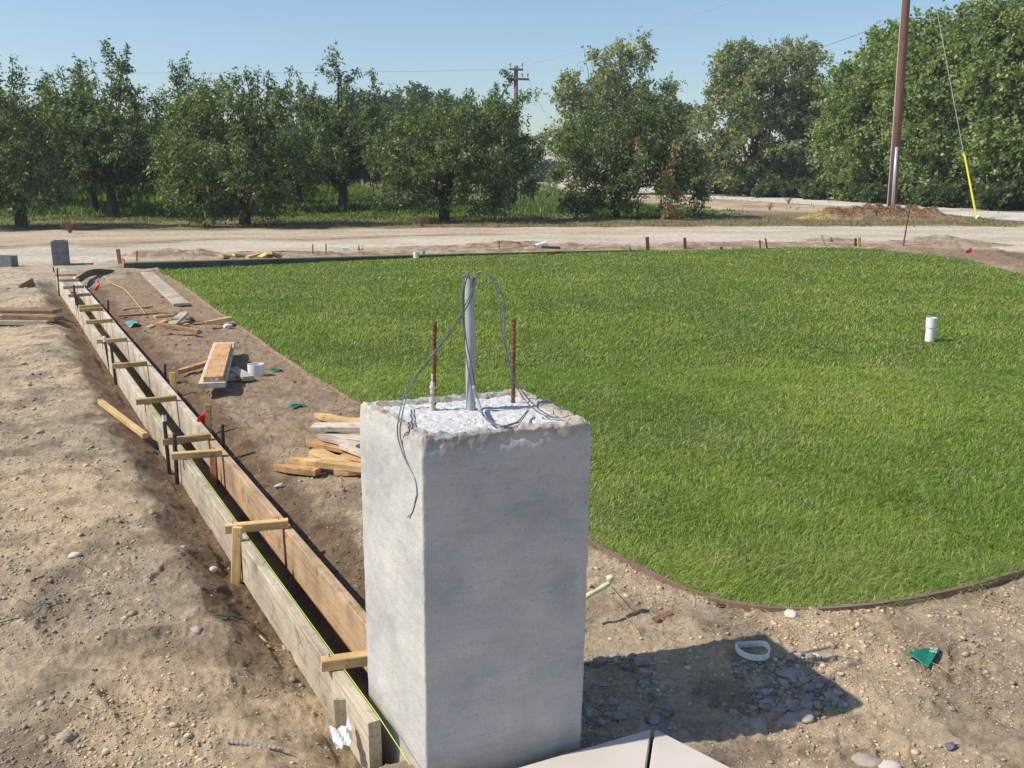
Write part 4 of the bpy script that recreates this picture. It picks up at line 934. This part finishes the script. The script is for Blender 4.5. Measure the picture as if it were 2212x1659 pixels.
V, F, c = merge([weeds(90000, (-34, 10), (32, 44), lambda X, Y, rg: (.10+.36*ss(34.8, 37, Y)*ss(-.5, .5, fbm(X, Y, 2.0, 4, 155)))*(1-.7*ss(4.5, 8, X)), wcol, 31, .035, band),
                 weeds(30000, (-48, 3), (43, 80), lambda X, Y, rg: .3+.45*ss(-.4, .4, fbm(X, Y, 3, 3, 156)), wcol, 32, .09)])
tag(mesh('orchard_weeds', V, F, BLADE, col=c), kind='stuff')
vk = lambda X, Y, rg: (rg.random(len(X)) < ss(-.3, .5, fbm(X, Y, 1.0, 3, 160)))
V, F, c = merge([weeds(42000, (-28, 16), (28.2, 33.5), lambda X, Y, rg: .06+.07*rg.random(len(X)), dcol, 33, .02, vk),
                 weeds(5000, (4, 34), (31, 60), lambda X, Y, rg: .10+.08*rg.random(len(X)), dcol, 34, .03, lambda X, Y, rg: rg.random(len(X)) < ss(.15, .7, fbm(X, Y, 1.6, 3, 161)))])
tag(mesh('verge_tufts', V, F, BLADE, col=c), kind='stuff')
# ------------------------------------------------------------------ trees
def leaves(S, D, L, K, lw, ll, rg, col, droop=.35, spread=.09, cv=.25):
    """S starts, D directions, L lengths; K leaves on each shoot"""
    n = len(S); t = rg.random((n, K)); P = S[:, None]+D[:, None]*(t*L[:, None])[..., None]
    P[..., 2] -= droop*(t**2)*L[:, None]; P = P+rg.normal(0, spread, (n, K, 3)); P = P.reshape(-1, 3); m_ = len(P)
    ax = np.repeat(D, K, 0)*.5+rg.normal(0, .6, (m_, 3)); ax[:, 2] -= .45; ax /= np.linalg.norm(ax, axis=1)[:, None]
    r = rg.normal(0, 1, (m_, 3)); sd = np.cross(ax, r); sd /= np.linalg.norm(sd, axis=1)[:, None]
    s_ = rg.uniform(.6, 1.25, (m_, 1)); V = np.stack([P, P+ax*ll*s_*.45+sd*lw*s_*.5, P+ax*ll*s_, P+ax*ll*s_*.45-sd*lw*s_*.5], 1).reshape(-1, 3)
    F = (np.arange(m_)*4)[:, None]+np.arange(4); sh = np.repeat(rg.uniform(1-cv, 1+cv, (n, 1)), K, 0)*rg.uniform(.8, 1.2, (m_, 1))
    c_ = np.where((rg.random(m_) < .17)[:, None], np.array(col[1]), np.array(col[0]))*sh
    return V, [F], np.repeat(c_, 4, 0)
def limb(p0, p1, r0, r1, rg, n=6, wob=.12):
    P = []; p0 = np.array(p0, float); p1 = np.array(p1, float); L = np.linalg.norm(p1-p0)
    for k in range(n+1):
        t = k/n; q = p0*(1-t)+p1*t; q = q+np.array([rg.normal(0, wob), rg.normal(0, wob), .12*L*math.sin(t*math.pi)*.5])*(0 < k < n)*L*.35; P.append(q)
    return tube(P, [r0*(1-k/n)+r1*k/n for k in range(n+1)], 7)
ALM = ((.10,.138,.05), (.37,.38,.24)); COT = ((.185,.24,.085), (.40,.43,.23)); COTG = ((.21,.24,.12), (.46,.45,.31))  # ALM's paler second tone paints highlights onto some of the leaves
def tree(name, label, cat, group, base, blobs, spikes, nsh, K, lw, ll, col, seed, trunk_h=1.0, trunk_r=.16, droop=.35, shoot=.75, lean=(0,0), clump=1.0, extra=None):
    """blobs: (dx, dy, z, rx, ry, rz); spikes: (x0,y0,z0, x1,y1,z1, radius, leaves)"""
    rg = np.random.default_rng(seed); root = empty(name, base, label, cat, group)
    B = np.array(blobs, float); wgt = B[:, 3]*B[:, 4]+B[:, 3]*B[:, 5]+B[:, 4]*B[:, 5]; wgt /= wgt.sum()
    nc = max(24, nsh//(21 if clump > 1.2 else 14)); pick = rg.choice(len(B), nc, p=wgt); b = B[pick]; d = rg.normal(0, 1, (nc, 3)); d /= np.linalg.norm(d, axis=1)[:, None]
    rad = np.where(rg.random(nc) < .72, rg.uniform(.78, 1.0, nc), rg.uniform(.2, .75, nc)); CC = b[:, :3]+d*b[:, 3:]*rad[:, None]
    rc = rg.uniform(.22, .5, nc)*shoot*clump
    ci = rg.integers(0, nc, nsh); e = rg.normal(0, 1, (nsh, 3)); e /= np.linalg.norm(e, axis=1)[:, None]
    S = CC[ci]+e*rc[ci][:, None]*.35*np.array((1, 1, .8)); D = e*.9+d[ci]*.35+rg.normal(0, .3, (nsh, 3)); D /= np.linalg.norm(D, axis=1)[:, None]
    L = rg.uniform(.6, 1.2, nsh)*rc[ci]*1.15; S[:, 2] = np.maximum(S[:, 2], .4)
    parts = [leaves(S, D, L, K, lw, ll, rg, col, droop, .06*shoot)]
    tb = []; tp = np.array((lean[0], lean[1], trunk_h))
    tb.append(limb((0, 0, -.15), tp, trunk_r*1.15, trunk_r*.85, rg, 6, .02))
    for q in B[np.argsort(-wgt)[:9]] if len(B) > 9 else B:
        e = q[:3]*np.array((1, 1, 1)); tb.append(limb(tp-np.array((0, 0, .15)), e, trunk_r*.42, trunk_r*.10, rg))
        for _ in range(4):
            dd = rg.normal(0, 1, 3); dd /= np.linalg.norm(dd); dd[2] = abs(dd[2])*.7; tb.append(limb(e*(.75)+tp*.25, e+dd*q[3:]*.85, trunk_r*.10, trunk_r*.03, rg, 4))
    for sp in spikes:
        a = np.array(sp[:3]); e = np.array(sp[3:6]); r_, nl_ = sp[6], int(sp[7]); t = rg.random(nl_)
        tb.append(limb(tp, a, .035, .016, rg, 5, .06)); bend = np.array((rg.normal(0, .08), rg.normal(0, .08), 0)); ctr = a+(e-a)*t[:, None]+bend*np.sin(t*math.pi)[:, None]
        Sx = ctr+rg.normal(0, r_*.35, (nl_, 3)); Dx = rg.normal(0, 1, (nl_, 3))+(e-a)/np.linalg.norm(e-a); Dx /= np.linalg.norm(Dx, axis=1)[:, None]
        parts.append(leaves(Sx, Dx, np.full(nl_, r_), 5, lw, ll, rg, col, .2, .03)); tb.append(limb(a, e, .02, .006, rg, 5, .05))
    if extra: parts += extra(rg)
    mesh('trunk', *join(tb), BARK, root, smooth=True)
    V, F, c_ = merge(parts); mesh('crown', V, F, LEAF, root, col=c_)
    return root
def X_(px, Y): return at(px, 300, Y).x
def Zt(py, Y): return at(1106, py, Y).z
def mk(Y, px0, items):                                      # blob list traced at depth Y: (px, py, rx_px, rz_px, dy, ry)
    s = Y/CF*1.03; x0 = X_(px0, Y); return [(X_(px, Y)-x0, dy, Zt(py, Y), rx*s, ry, rz*s) for px, py, rx, rz, dy, ry in items]
def sk(Y, px0, items): x0 = X_(px0, Y); return [(X_(a, Y)-x0, dy, Zt(b, Y), X_(c_, Y)-x0, dy, Zt(d_, Y), r, n_) for a, b, c_, d_, r, n_, dy in items]
OG = 'almond trees of the orchard'; LLW = (.048, .125)
def orch(px, py, items, spikes, seed, label, nsh=1500, K=12, th=.95):
    nsh = int(nsh*1.55)
    b = G(px, py); Y = b.y; b.z = zg1(b.x, b.y); items = [(p, q-(6 if q > 390 else 2), a_*1.05, c_*(.86 if q > 390 else 1.0), dy-.6, ry*1.15) for p, q, a_, c_, dy, ry in items]
    return tree('orchard_tree', label, 'tree', OG, b, mk(Y, px, items), sk(Y, px, spikes), nsh, K, *LLW, ALM, seed, th, .17)
orch(48, 489, [(40,330,110,95,0,2),(-60,300,90,90,0,1.6),(120,330,80,80,.3,1.5),(60,240,80,50,0,1.2),(150,290,50,50,.2,1),(0,420,90,40,-.8,1),(110,420,80,35,-.8,1),(30,170,26,34,0,.5),(60,400,60,50,-1.2,.7),(-120,380,80,70,0,1)],
     [(30,250,10,120,.22,60,0),(60,240,62,122,.16,40,0),(40,230,85,150,.2,50,0),(100,260,112,170,.16,40,.2),(130,260,125,180,.14,30,0),(150,270,148,210,.12,24,0)], 101, 'orchard tree at the left edge of the picture with tall shoots', 1700)
orch(530,484, [(530,320,110,85,0,2),(450,330,70,75,0,1.5),(610,320,75,80,0,1.5),(520,240,80,50,0,1.3),(590,220,50,38,0,1),(460,240,45,35,0,.9),(430,420,50,45,-.8,.8),(490,430,40,40,-1,.6),(620,430,60,40,-.6,.9),(560,395,80,45,-1,.9),(650,380,40,60,0,.8)],
     [(520,240,500,165,.15,34,0),(560,230,545,150,.2,60,0),(560,230,528,170,.14,30,0),(590,220,600,160,.15,40,0),(610,230,652,150,.14,36,0),(450,240,462,158,.15,34,0),(480,240,440,170,.12,24,0),(570,230,578,150,.12,24,0)], 102, 'orchard tree with wide drooping crown, above the left tip of the lawn', 1900)
orch(959,476, [(960,330,120,85,0,2.1),(880,340,70,70,0,1.4),(1060,330,85,75,0,1.6),(960,265,100,45,0,1.4),(1060,270,60,40,0,1),(870,420,50,35,-.6,.9),(940,420,60,40,-1,.8),(1040,420,70,40,-.6,1),(1110,380,50,50,0,1),(1000,240,40,25,0,.7),(1120,330,40,40,0,.8),(1100,250,35,25,0,.6)],
     [(960,240,965,195,.12,20,0),(1010,240,1022,190,.15,36,0),(1080,250,1072,178,.12,24,0),(1080,240,1098,175,.10,16,0),(1100,230,1165,198,.16,50,0),(1110,250,1125,205,.2,44,0),(1110,170,1086,148,.12,24,.6),(900,250,890,215,.12,20,0),(1120,300,1150,305,.10,16,0)], 103, 'round bushy orchard tree in the middle, just left of the sky gap', 2000)
def dead(rg):
    Y = G(1328,470).y; s = []
    out = []
    for (a, b, c_, d_, n_) in ((1415,350,1440,440,46),(1425,360,1465,430,36),(1440,300,1432,360,26),(1425,420,1420,470,30),(1432,430,1465,480,26),(1360,290,1365,325,16)):
        p = np.array((X_(a, Y)-X_(1328, Y), -1.55, Zt(b, Y))); e = np.array((X_(c_, Y)-X_(1328, Y), -1.6, Zt(d_, Y))); t = rg.random((n_, 1))
        out.append(leaves(p+(e-p)*t, np.tile(np.array((0, 0, -1.)), (n_, 1)), np.full(n_, .15), 5, .05, .12, rg, ((.38,.24,.12), (.32,.22,.12)), .1, .08))
    return out
b4 = G(1328,470); b4.z = zg1(b4.x, b4.y); Y4 = b4.y
tree('orchard_tree', 'orchard tree right of the sky gap with a patch of dead tan leaves', 'tree', OG, b4,
     mk(Y4, 1328, [(1330,320,110,80,0,2.2),(1250,340,60,70,0,1.5),(1420,330,80,75,0,1.6),(1330,250,90,50,0,1.5),(1400,250,60,45,0,1.2),(1480,370,45,55,0,1.1),(1260,410,40,40,-.6,.8),(1340,405,60,40,-1,.9),(1410,400,60,45,-.9,.9),(1300,430,35,25,-1,.6),(1230,430,15,25,-1.2,.4),(1490,420,25,30,-.3,.5)]),
     sk(Y4, 1328, [(1235,420,1240,478,.18,40,-1.2),(1500,410,1508,455,.15,24,-.4),(1300,230,1290,190,.15,24,0),(1400,230,1410,195,.15,24,0)]), 3100, 12, *LLW, ALM, 104, .95, .17, extra=dead)
# rows behind: two master crowns, copied
gen = [(0,0,2.55,2.4,2.3,1.25),(-1.2,-1.1,2.0,1.1,.9,.7),(1.3,-1.0,2.0,1.1,.9,.7),(-1.5,.2,2.3,1.1,1.2,.9),(1.5,0,2.3,1.1,1.2,.9),(0,0,3.4,1.5,1.5,.75),(.9,.5,3.8,.8,.8,.5),(-.9,-.3,3.7,.8,.8,.55),(-1.9,-.6,1.65,.85,.9,.65),(1.9,-.5,1.65,.85,.9,.65),(.2,.4,1.9,1.3,1.2,.8)]
def gsp(rg, n=7): return [(x, rg.normal(0, .5), 3.8, x+rg.normal(0, .25), rg.normal(0, .5), 4.5+rg.random()*.9, .17, 34) for x in rg.uniform(-1.6, 1.6, n)]
mA = tree('orchard_tree', 'second row orchard tree at the left with a very tall bent shoot', 'tree', OG, G(245,469), gen,
          gsp(np.random.default_rng(3), 6)+[(.3,0,4.0,.75,0,5.2,.25,80),(.75,0,5.0,.35,0,5.75,.22,50),(.75,0,4.9,1.0,0,5.6,.12,24)], 2300, 12, .058, .14, ALM, 111, 1.2, .16)
mB = tree('orchard_tree', 'second row orchard tree whose lone leafy shoot stands above the crowns', 'tree', OG, Vector((X_(735, 38.5), 38.5, 0)), gen,
          gsp(np.random.default_rng(4), 5)+[(0,0,3.8,.05,0,4.9,.08,8),(.05,0,4.9,-.1,0,5.9,.28,70),(.1,0,4.9,.8,0,5.3,.2,34),(0,0,5.0,-.7,0,5.4,.16,20),(.0,0,3.6,.0,0,5.2,.03,3)], 2300, 12, .058, .14, ALM, 112, 1.2, .16)
def dup(root, loc, rz, sc, label, group):
    r = root.copy(); C.objects.link(r); r.location = loc; r.rotation_euler = (0, 0, rz); r.scale = (sc, sc, sc); tag(r, label, None, group)
    for ch in list(root.children):
        c_ = ch.copy(); C.objects.link(c_); c_.parent = r
    return r
k = 0; ROWS = {}
for row, Y in enumerate((37.8, 42.5, 48, 54, 60)):
    for col_ in range(-9, 1):
        x = col_*4.9-.6+(1.5 if row % 2 else 0)-(0 if row else 1.2)
        if x > (-.2 if row else -3) or abs(x) > Y*.58+3: continue
        if row == 0 and (abs(x-G(245,469).x) < 2.2 or abs(x-mB.location.x) < 2.2): continue
        nt_ = dup((mA, mB)[(k+row) % 2] if False else mA if (k*7+row) % 3 else mB, (x+rg.normal(0, .3), Y+rg.normal(0, .3), 0), k*2.1, .86+.1*rg.random(), 'orchard tree in the shade of the rows behind the front row', 'almond trees in the rear rows'); ROWS.setdefault(row, []).append(nt_); k += 1
ORD = ['leftmost', 'second from the left', 'third from the left', 'fourth from the left', 'fifth from the left', 'sixth from the left', 'seventh from the left', 'eighth from the left', 'ninth from the left', 'tenth from the left', 'eleventh from the left', 'twelfth from the left']
for row, L_ in ROWS.items():
    L_ = sorted(L_+([mA, mB] if row == 0 else []), key=lambda o: o.location.x/o.location.y)
    for q_, o in enumerate(L_):
        if o not in (mA, mB): o['label'] = 'orchard tree of the %s row counted from the road, %s' % (['second', 'third', 'fourth', 'fifth', 'sixth'][row], ORD[q_])
# far dark trees behind the orchard
def bigtree(px, Y, items, seed, label, name='tree', group='tall trees beyond the road', col=COT, nsh=2200, K=14, lw=.135, ll=.165, th=2.2, tr=.22, spikes=(), base_y=None, shoot=1.0, extra=None):
    b = Vector((X_(px, Y), Y, 0)); b.z = zg1(b.x, b.y)
    return tree(name, label, 'tree', group, b, mk(Y, px, items), sk(Y, px, list(spikes)), nsh, K, lw, ll, col, seed, th, tr, .15, shoot, clump=1.7, extra=extra)
FARC = ((.06,.10,.06), (.08,.12,.07)); FG2 = 'distant dark trees beyond the orchard'
f1 = bigtree(830, 95, [(830,235,36,30,0,3),(800,250,36,25,0,3),(860,250,30,25,0,3),(830,290,70,40,0,3)], 201, 'distant rounded tree showing above the orchard, left one of the dark group', group=FG2, col=FARC, nsh=900, lw=.2, ll=.26, shoot=1.3)
f2 = bigtree(925, 100, [(910,225,30,26,0,3),(945,222,30,28,0,3),(925,260,50,35,0,3),(880,250,30,30,0,3)], 202, 'distant dark tree with twin tops, right of the rounded distant one', group=FG2, col=FARC, nsh=900, lw=.2, ll=.26, shoot=1.3)
f3 = bigtree(770, 90, [(770,240,40,30,0,3),(740,260,40,30,0,3)], 203, 'distant tree behind the lone leafy shoot', group=FG2, col=FARC, nsh=700, lw=.2, ll=.26, shoot=1.3)
bigtree(1195, 130, [(1195,375,26,22,0,3),(1170,385,30,18,0,3)], 204, 'low hazy tree far off in the sky gap', group=FG2, col=FARC, nsh=500, lw=.25, ll=.3, shoot=1.2)
bigtree(1735, 150, [(1735,390,60,25,0,4),(1680,395,60,22,0,4),(1800,395,50,20,0,4),(1600,400,60,15,0,4)], 205, 'low bluish tree mass far off under the right hand trees', group=FG2, col=((.05,.075,.06),(.06,.085,.07)), nsh=700, lw=.3, ll=.35, shoot=1.6)
# cottonwoods
def yellow(px0, Y, spots):
    def fn(rg):
        out = []
        for x, y, r, n_ in spots:
            p = np.array((X_(x, Y)-X_(px0, Y), -1.8, Zt(y, Y))); out.append(leaves(p+rg.normal(0, r, (n_, 3)), rg.normal(0, .5, (n_, 3)), np.full(n_, .3), 6, .12, .15, rg, ((.46,.40,.12), (.4,.36,.12)), .1, .05))
        return out
    return fn
def bare(px0, Y, items):
    return items
bigtree(1330, 66, [(1320,150,55,45,0,2.2),(1330,230,90,60,0,3),(1250,270,60,60,0,2),(1420,230,60,50,0,2),(1240,200,40,40,0,1.6),(1440,300,70,70,0,2.4),(1210,330,40,60,0,1.6),(1330,330,110,60,0,3),(1360,120,30,30,0,1.2),(1500,250,30,40,0,1.4)], 301,
        'tall tree with yellow tipped peak behind the orchard tree with dead leaves', nsh=4300, col=COTG, extra=yellow(1330, 66, [(1353,108,.25,14)]),
        spikes=[(1290,160,1330,92,.3,40,0),(1270,170,1256,95,.02,1,0),(1280,150,1264,110,.02,1,0)])
bigtree(1630, 61, [(1620,140,70,45,0,2.4),(1700,120,45,35,0,1.8),(1570,170,40,35,0,1.6),(1630,220,90,55,0,3),(1560,260,60,50,0,2.2),(1640,310,100,60,0,3),(1560,360,60,40,0,2),(1660,380,80,30,0,2.4),(1700,230,40,50,0,1.8)], 302,
        'tall open tree with yellow leaf specks, between the sky gap and the pole', nsh=3600, col=COTG, extra=yellow(1630, 61, [(1595,190,.4,12),(1610,205,.3,8)]), spikes=[(1600,130,1560,100,.35,40,0),(1640,120,1612,95,.3,34,0),(1700,110,1690,88,.3,30,0),(1710,110,1750,98,.3,30,0)])
bigtree(1745, 60, [(1745,175,28,60,0,1.6),(1745,240,40,50,0,1.8),(1760,300,45,40,0,1.8),(1770,370,50,40,0,2),(1730,340,26,40,0,1.4)], 303, 'narrow dark tree in the gap left of the big green trees', nsh=1700, col=COTG, spikes=[(1745,150,1748,108,.3,34,0),(1760,170,1790,150,.2,20,0)])
bigtree(1870, 51, [(1900,130,60,50,0,2),(1870,220,80,60,0,2.4),(1860,310,80,60,0,2.2),(1870,395,70,40,0,1.8),(1840,170,30,30,0,1.2),(1930,260,70,70,0,2.2),(1850,250,45,45,-.5,1.5)], 304, 'leafy green tree behind the utility pole', nsh=3400,
        spikes=[(1890,100,1870,65,.3,40,0),(1910,90,1915,55,.25,30,0),(1940,90,1950,50,.3,34,0)])
bigtree(2010, 47, [(2010,100,70,50,0,2),(2000,190,80,70,0,2.4),(2010,290,80,60,0,2.2),(2020,380,70,45,0,1.8),(2060,80,50,45,0,1.6),(1980,130,50,40,0,1.5)], 305, 'leafy green tree between the utility pole and the guy wire', nsh=3400,
        spikes=[(2060,50,2055,12,.3,34,0),(2010,70,2000,30,.3,34,0),(2080,40,2100,5,.3,34,0)])
bigtree(2140, 44, [(2140,80,70,55,0,2),(2150,180,80,70,0,2.4),(2150,290,80,60,0,2.2),(2150,380,70,45,0,1.8),(2200,60,50,60,0,2)], 306, 'tall leafy tree right behind the guy wire', nsh=3400, spikes=[(2130,40,2125,-20,.3,40,0),(2170,40,2180,-25,.35,40,0)])
bigtree(2270, 42, [(2270,60,70,65,0,2),(2280,170,80,70,0,2.4),(2270,290,80,60,0,2.2),(2270,390,70,45,0,1.8)], 307, 'tall leafy tree at the right edge of the picture', nsh=2400)
UG = 'underbrush shrubs below the tall trees'
sh0 = bigtree(1700, 58, [(1700,408,34,14,0,1.5),(1670,414,34,10,0,1.2)], 320, 'low grey green shrub under the open tall tree', name='shrub', group=UG, col=((.09,.12,.05),(.15,.15,.08)), nsh=420, th=.3, tr=.05, shoot=.5)
sh0['category'] = 'shrub'
SHL = ['leftmost low shrub, beyond the sandy slope', 'low shrub under the open tree with yellow specks', 'low shrub below the trunk of the open tree', 'low shrub in the gap left of the big green trees', 'low shrub at the left foot of the big green trees',
       'low shrub just left of the utility pole', 'low shrub seen right behind the utility pole', 'low shrub between the pole and the thin leaning rod', 'low dark shrub left of the yellow guy guard', 'low dark shrub behind the yellow guy guard', 'low dark shrub right of the yellow guy guard', 'rightmost low shrub at the picture edge']
for kk, (px, Y, sc) in enumerate([(1480, 68, 1.0), (1560, 66, .9), (1610, 62, .9), (1760, 57, 1.1), (1815, 54, 1.1), (1860, 51, 1.1), (1920, 48.5, 1.0), (1980, 46.5, 1.0), (2050, 44, 1.0), (2120, 42, 1.0), (2190, 40.5, 1.0), (2270, 39.5, 1.2)]):
    o = dup(sh0, (X_(px, Y), Y+.6, 0), kk*1.7, sc, SHL[kk]+' beyond the far road', UG)
# dead shrub stems and roadside weeds stalks
rg = np.random.default_rng(77)
for kk, (x, y, hh, lb) in enumerate([(Z2(1770,80)[0], Z2(0,70)[1], .55, 'bare twiggy bush at the road edge below the middle orchard tree'), (Z4(315,215)[0], Z4(0,215)[1], .5, 'small brown dry weed clump in front of the far road'), (Z4(455,160)[0], Z4(0,165)[1], .6, 'spindly green weed before the far road'),
                                 (Z1(610,130)[0], Z1(0,140)[1], .6, 'dry twiggy weed at the road edge under the left orchard trees')]):
    g = G(x, y); g.z = zg1(g.x, g.y); prt = []
    for _ in range(22):
        a = rg.uniform(0, 6.28); l_ = rg.uniform(.2, 1)*hh*.8; w_ = rg.uniform(.1, .9); e = g+Vector((math.cos(a)*l_*w_, math.sin(a)*l_*w_, l_*rg.uniform(.5, 1))); m2 = g.lerp(e, .5)+Vector((0,0,.05)); prt.append(tube([g, m2, e], [.007, .005, .003], 4))
        for _ in range(2): prt.append(tube([m2, m2+Vector((rg.normal(0,.1), rg.normal(0,.1), .15))], [.004, .002], 4))
    tag(mesh('dry_weed', *join(prt), WOODB if kk != 2 else mat_noise('weed_green', (.12,.15,.06), (.2,.22,.1), 5)), lb, 'weed')
# ------------------------------------------------------------------ utility poles
pb = G(1925,458); Yp = pb.y; tip = at(1957.5,0,Yp); ax = tip-pb; full = ax*1.42
up = empty('utility_pole', pb, 'tall brown wooden utility pole rising out of the picture at the right', 'utility pole')
mesh('pole_shaft', *tube([Vector((0,0,-.3)), full*.35, full*.7, full], [.185, .165, .15, .135], 18), POLE, up, smooth=True)
cx = Vector((-.03, -.18, 0)); h1 = at(1939,318,Yp).z-pb.z
mesh('riser_conduit', *tube([cx+Vector((0,0,-.2)), cx+ax*(h1/ax.z)], .062, 12), mat_noise('galvanised_riser', (.42,.43,.47), (.5,.51,.55), 10, .4, .2, .002, 60, .5, None, .3), up, smooth=True)
sx = Vector((-.165, -.03, 0)); mesh('sunlit_side_strip', *tube([sx, sx+full*.95], .028, 6), mat_noise('sunlit_side_tone', (.42,.38,.30), (.5,.46,.38), 8), up)  # pale strip added as the sunlit left side of the pole
ga = G(2110,473); gw = empty('guy_wire', ga, 'steel guy wire with a yellow guard tube anchored right of the pole', 'guy wire')
gt = at(1966,-285,Yp)-ga; gm = at(2083,333,ga.y+gt.y*.165)-ga
mesh('wire', *tube([Vector((0,0,-.1)), gt], .011, 6), GALV, gw); mesh('guard', *tube([Vector((0,0,.02)), gm], .031, 10), YELL, gw); mesh('anchor', *tube([Vector((-.02,0,0)), Vector((.06,-.02,.12))], .05, 8), PVC, gw)
FPOLE = mat_noise('grey_pole_wood', (.15, .11, .09), (.22, .17, .14), 6)
fp = at(1112,400,48.5); fp.z = 0; zt_ = at(1112,142,48.5).z
fpo = empty('utility_pole', fp, 'distant wooden utility pole with crossarms above the orchard, left of the sky gap', 'utility pole')
mesh('pole_shaft', *tube([Vector((0,0,0)), Vector((.06,0,zt_))], [.14, .10], 12), FPOLE, fpo, smooth=True)
for (xa, xb, yy) in ((1094,1143,168), (1100,1130,147)):
    za = at(1112,yy,48.5).z; bar('crossarm', Vector((X_(xa,48.5), 48.4, za)), Vector((X_(xb,48.5), 48.4, za-.03)), .10, .10, FPOLE, parent=fpo)
for xa, yy in ((1098,164),(1106,164),(1128,164),(1140,164),(1102,142),(1128,142)):
    p = at(xa, yy, 48.4)-fp; mesh('insulator', *tube([p+Vector((0,0,-.04)), p+Vector((0,0,.10)), p+Vector((0,0,.14))], [.03, .05, .02], 8), GALV, fpo)
def span(a, b, sag, label, r=.0055):
    P = [a.lerp(b, k/24)-Vector((0,0,sag*4*(k/24)*(1-k/24))) for k in range(25)]
    return tag(mesh('overhead_wire', *tube(P, r, 5, False), WIRE), label, 'overhead wire', 'overhead power wires')
span(at(-150,152,52), at(1104,150,48.4), .15, 'thin power wire crossing the sky left of the distant pole')
span(at(1100,150,48.4), at(1968,-150,Yp), .4, 'thin power wire from the distant pole toward the near pole', .006)
span(at(1140,168,48.4), at(1210,290,52), .25, 'thin wire dropping right of the distant pole')
span(at(1640,135,70), at(1963,30,Yp), .25, 'dark power wire rising to the near pole above the open tree', .012)
# soil mound by the pole
mc = G(1880,472); n = 90; gx_ = np.linspace(-3.6, 3.2, n); gy_ = np.linspace(-1.5, 1.6, 50); XX, YY = np.meshgrid(gx_, gy_)
xx = XX.ravel()+mc.x; yy = YY.ravel()+mc.y
hh = .44*np.exp(-((XX.ravel()-.55)/1.25)**2-((YY.ravel()-.1)/.8)**2)+.26*np.exp(-((XX.ravel()+1.2)/1.0)**2-(YY.ravel()/.7)**2)+.22*np.exp(-((XX.ravel()-2.2)/.8)**2-(YY.ravel()/.6)**2)
hh = hh*(1+.5*fbm(xx, yy, .5, 4, 170))-.05; i = np.arange(n*50).reshape(50, n)
f = np.stack([i[:-1, :-1].ravel(), i[:-1, 1:].ravel(), i[1:, 1:].ravel(), i[1:, :-1].ravel()], 1)
mcx = ss(-.4, .4, fbm(xx, yy, .5, 4, 171))[:, None]; cc = np.array((.27,.17,.11))*mcx+np.array((.40,.28,.18))*(1-mcx)
lft = ss(-1.2, -2.4, 0)*0
cc = np.where((XX.ravel() < -1.6)[:, None], np.array((.45,.33,.17))*(.8+.3*mcx), cc)
smo = tag(mesh('soil_mound', np.stack([xx, yy, hh+zg(xx, yy, False)], 1), [f], SOIL, col=cc, smooth=True), 'reddish brown heap of soil at the foot of the near utility pole', 'soil mound')
rg = np.random.default_rng(91); kq = rg.choice(len(xx), 9000, p=np.clip(hh, 0, None)/np.clip(hh, 0, None).sum()); nq = len(kq)
P = np.stack([xx[kq]+rg.normal(0, .04, nq), yy[kq]+rg.normal(0, .04, nq), (hh+zg(xx, yy, False))[kq]-.01], 1)
V, F, c = blades('m', P, rg.uniform(.03, .09, nq), rg.uniform(.014, .03, nq), rg.uniform(.6, 1.4, nq), np.where((P[:, :1] < mc.x-1.5), np.array((.50,.37,.19)), np.array((.36,.235,.15)))*rg.uniform(.6, 1.3, (nq, 1)), True, 5)
tag(mesh('dry_debris', V, F, BLADE, smo, col=c), kind='stuff')
# ------------------------------------------------------------------ haze
hz = bpy.data.materials.new('haze'); hz.use_nodes = True; ht = hz.node_tree; ht.nodes.clear()
pvn = ht.nodes.new('ShaderNodeVolumePrincipled'); pvn.inputs['Color'].default_value = (.82, .9, 1, 1); pvn.inputs['Density'].default_value = .0009; pvn.inputs['Anisotropy'].default_value = .3
ho = ht.nodes.new('ShaderNodeOutputMaterial'); ht.links.new(pvn.outputs[0], ho.inputs['Volume'])
x0, x1, y0, y1, z0, z1 = -130, 130, -60, 220, -2.5, 16
V = [(x, y, z) for z in (z0, z1) for y in (y0, y1) for x in (x0, x1)]
tag(mesh('haze', V, [[0,2,3,1],[4,5,7,6],[0,1,5,4],[2,6,7,3],[0,4,6,2],[1,3,7,5]], hz), kind='stuff')
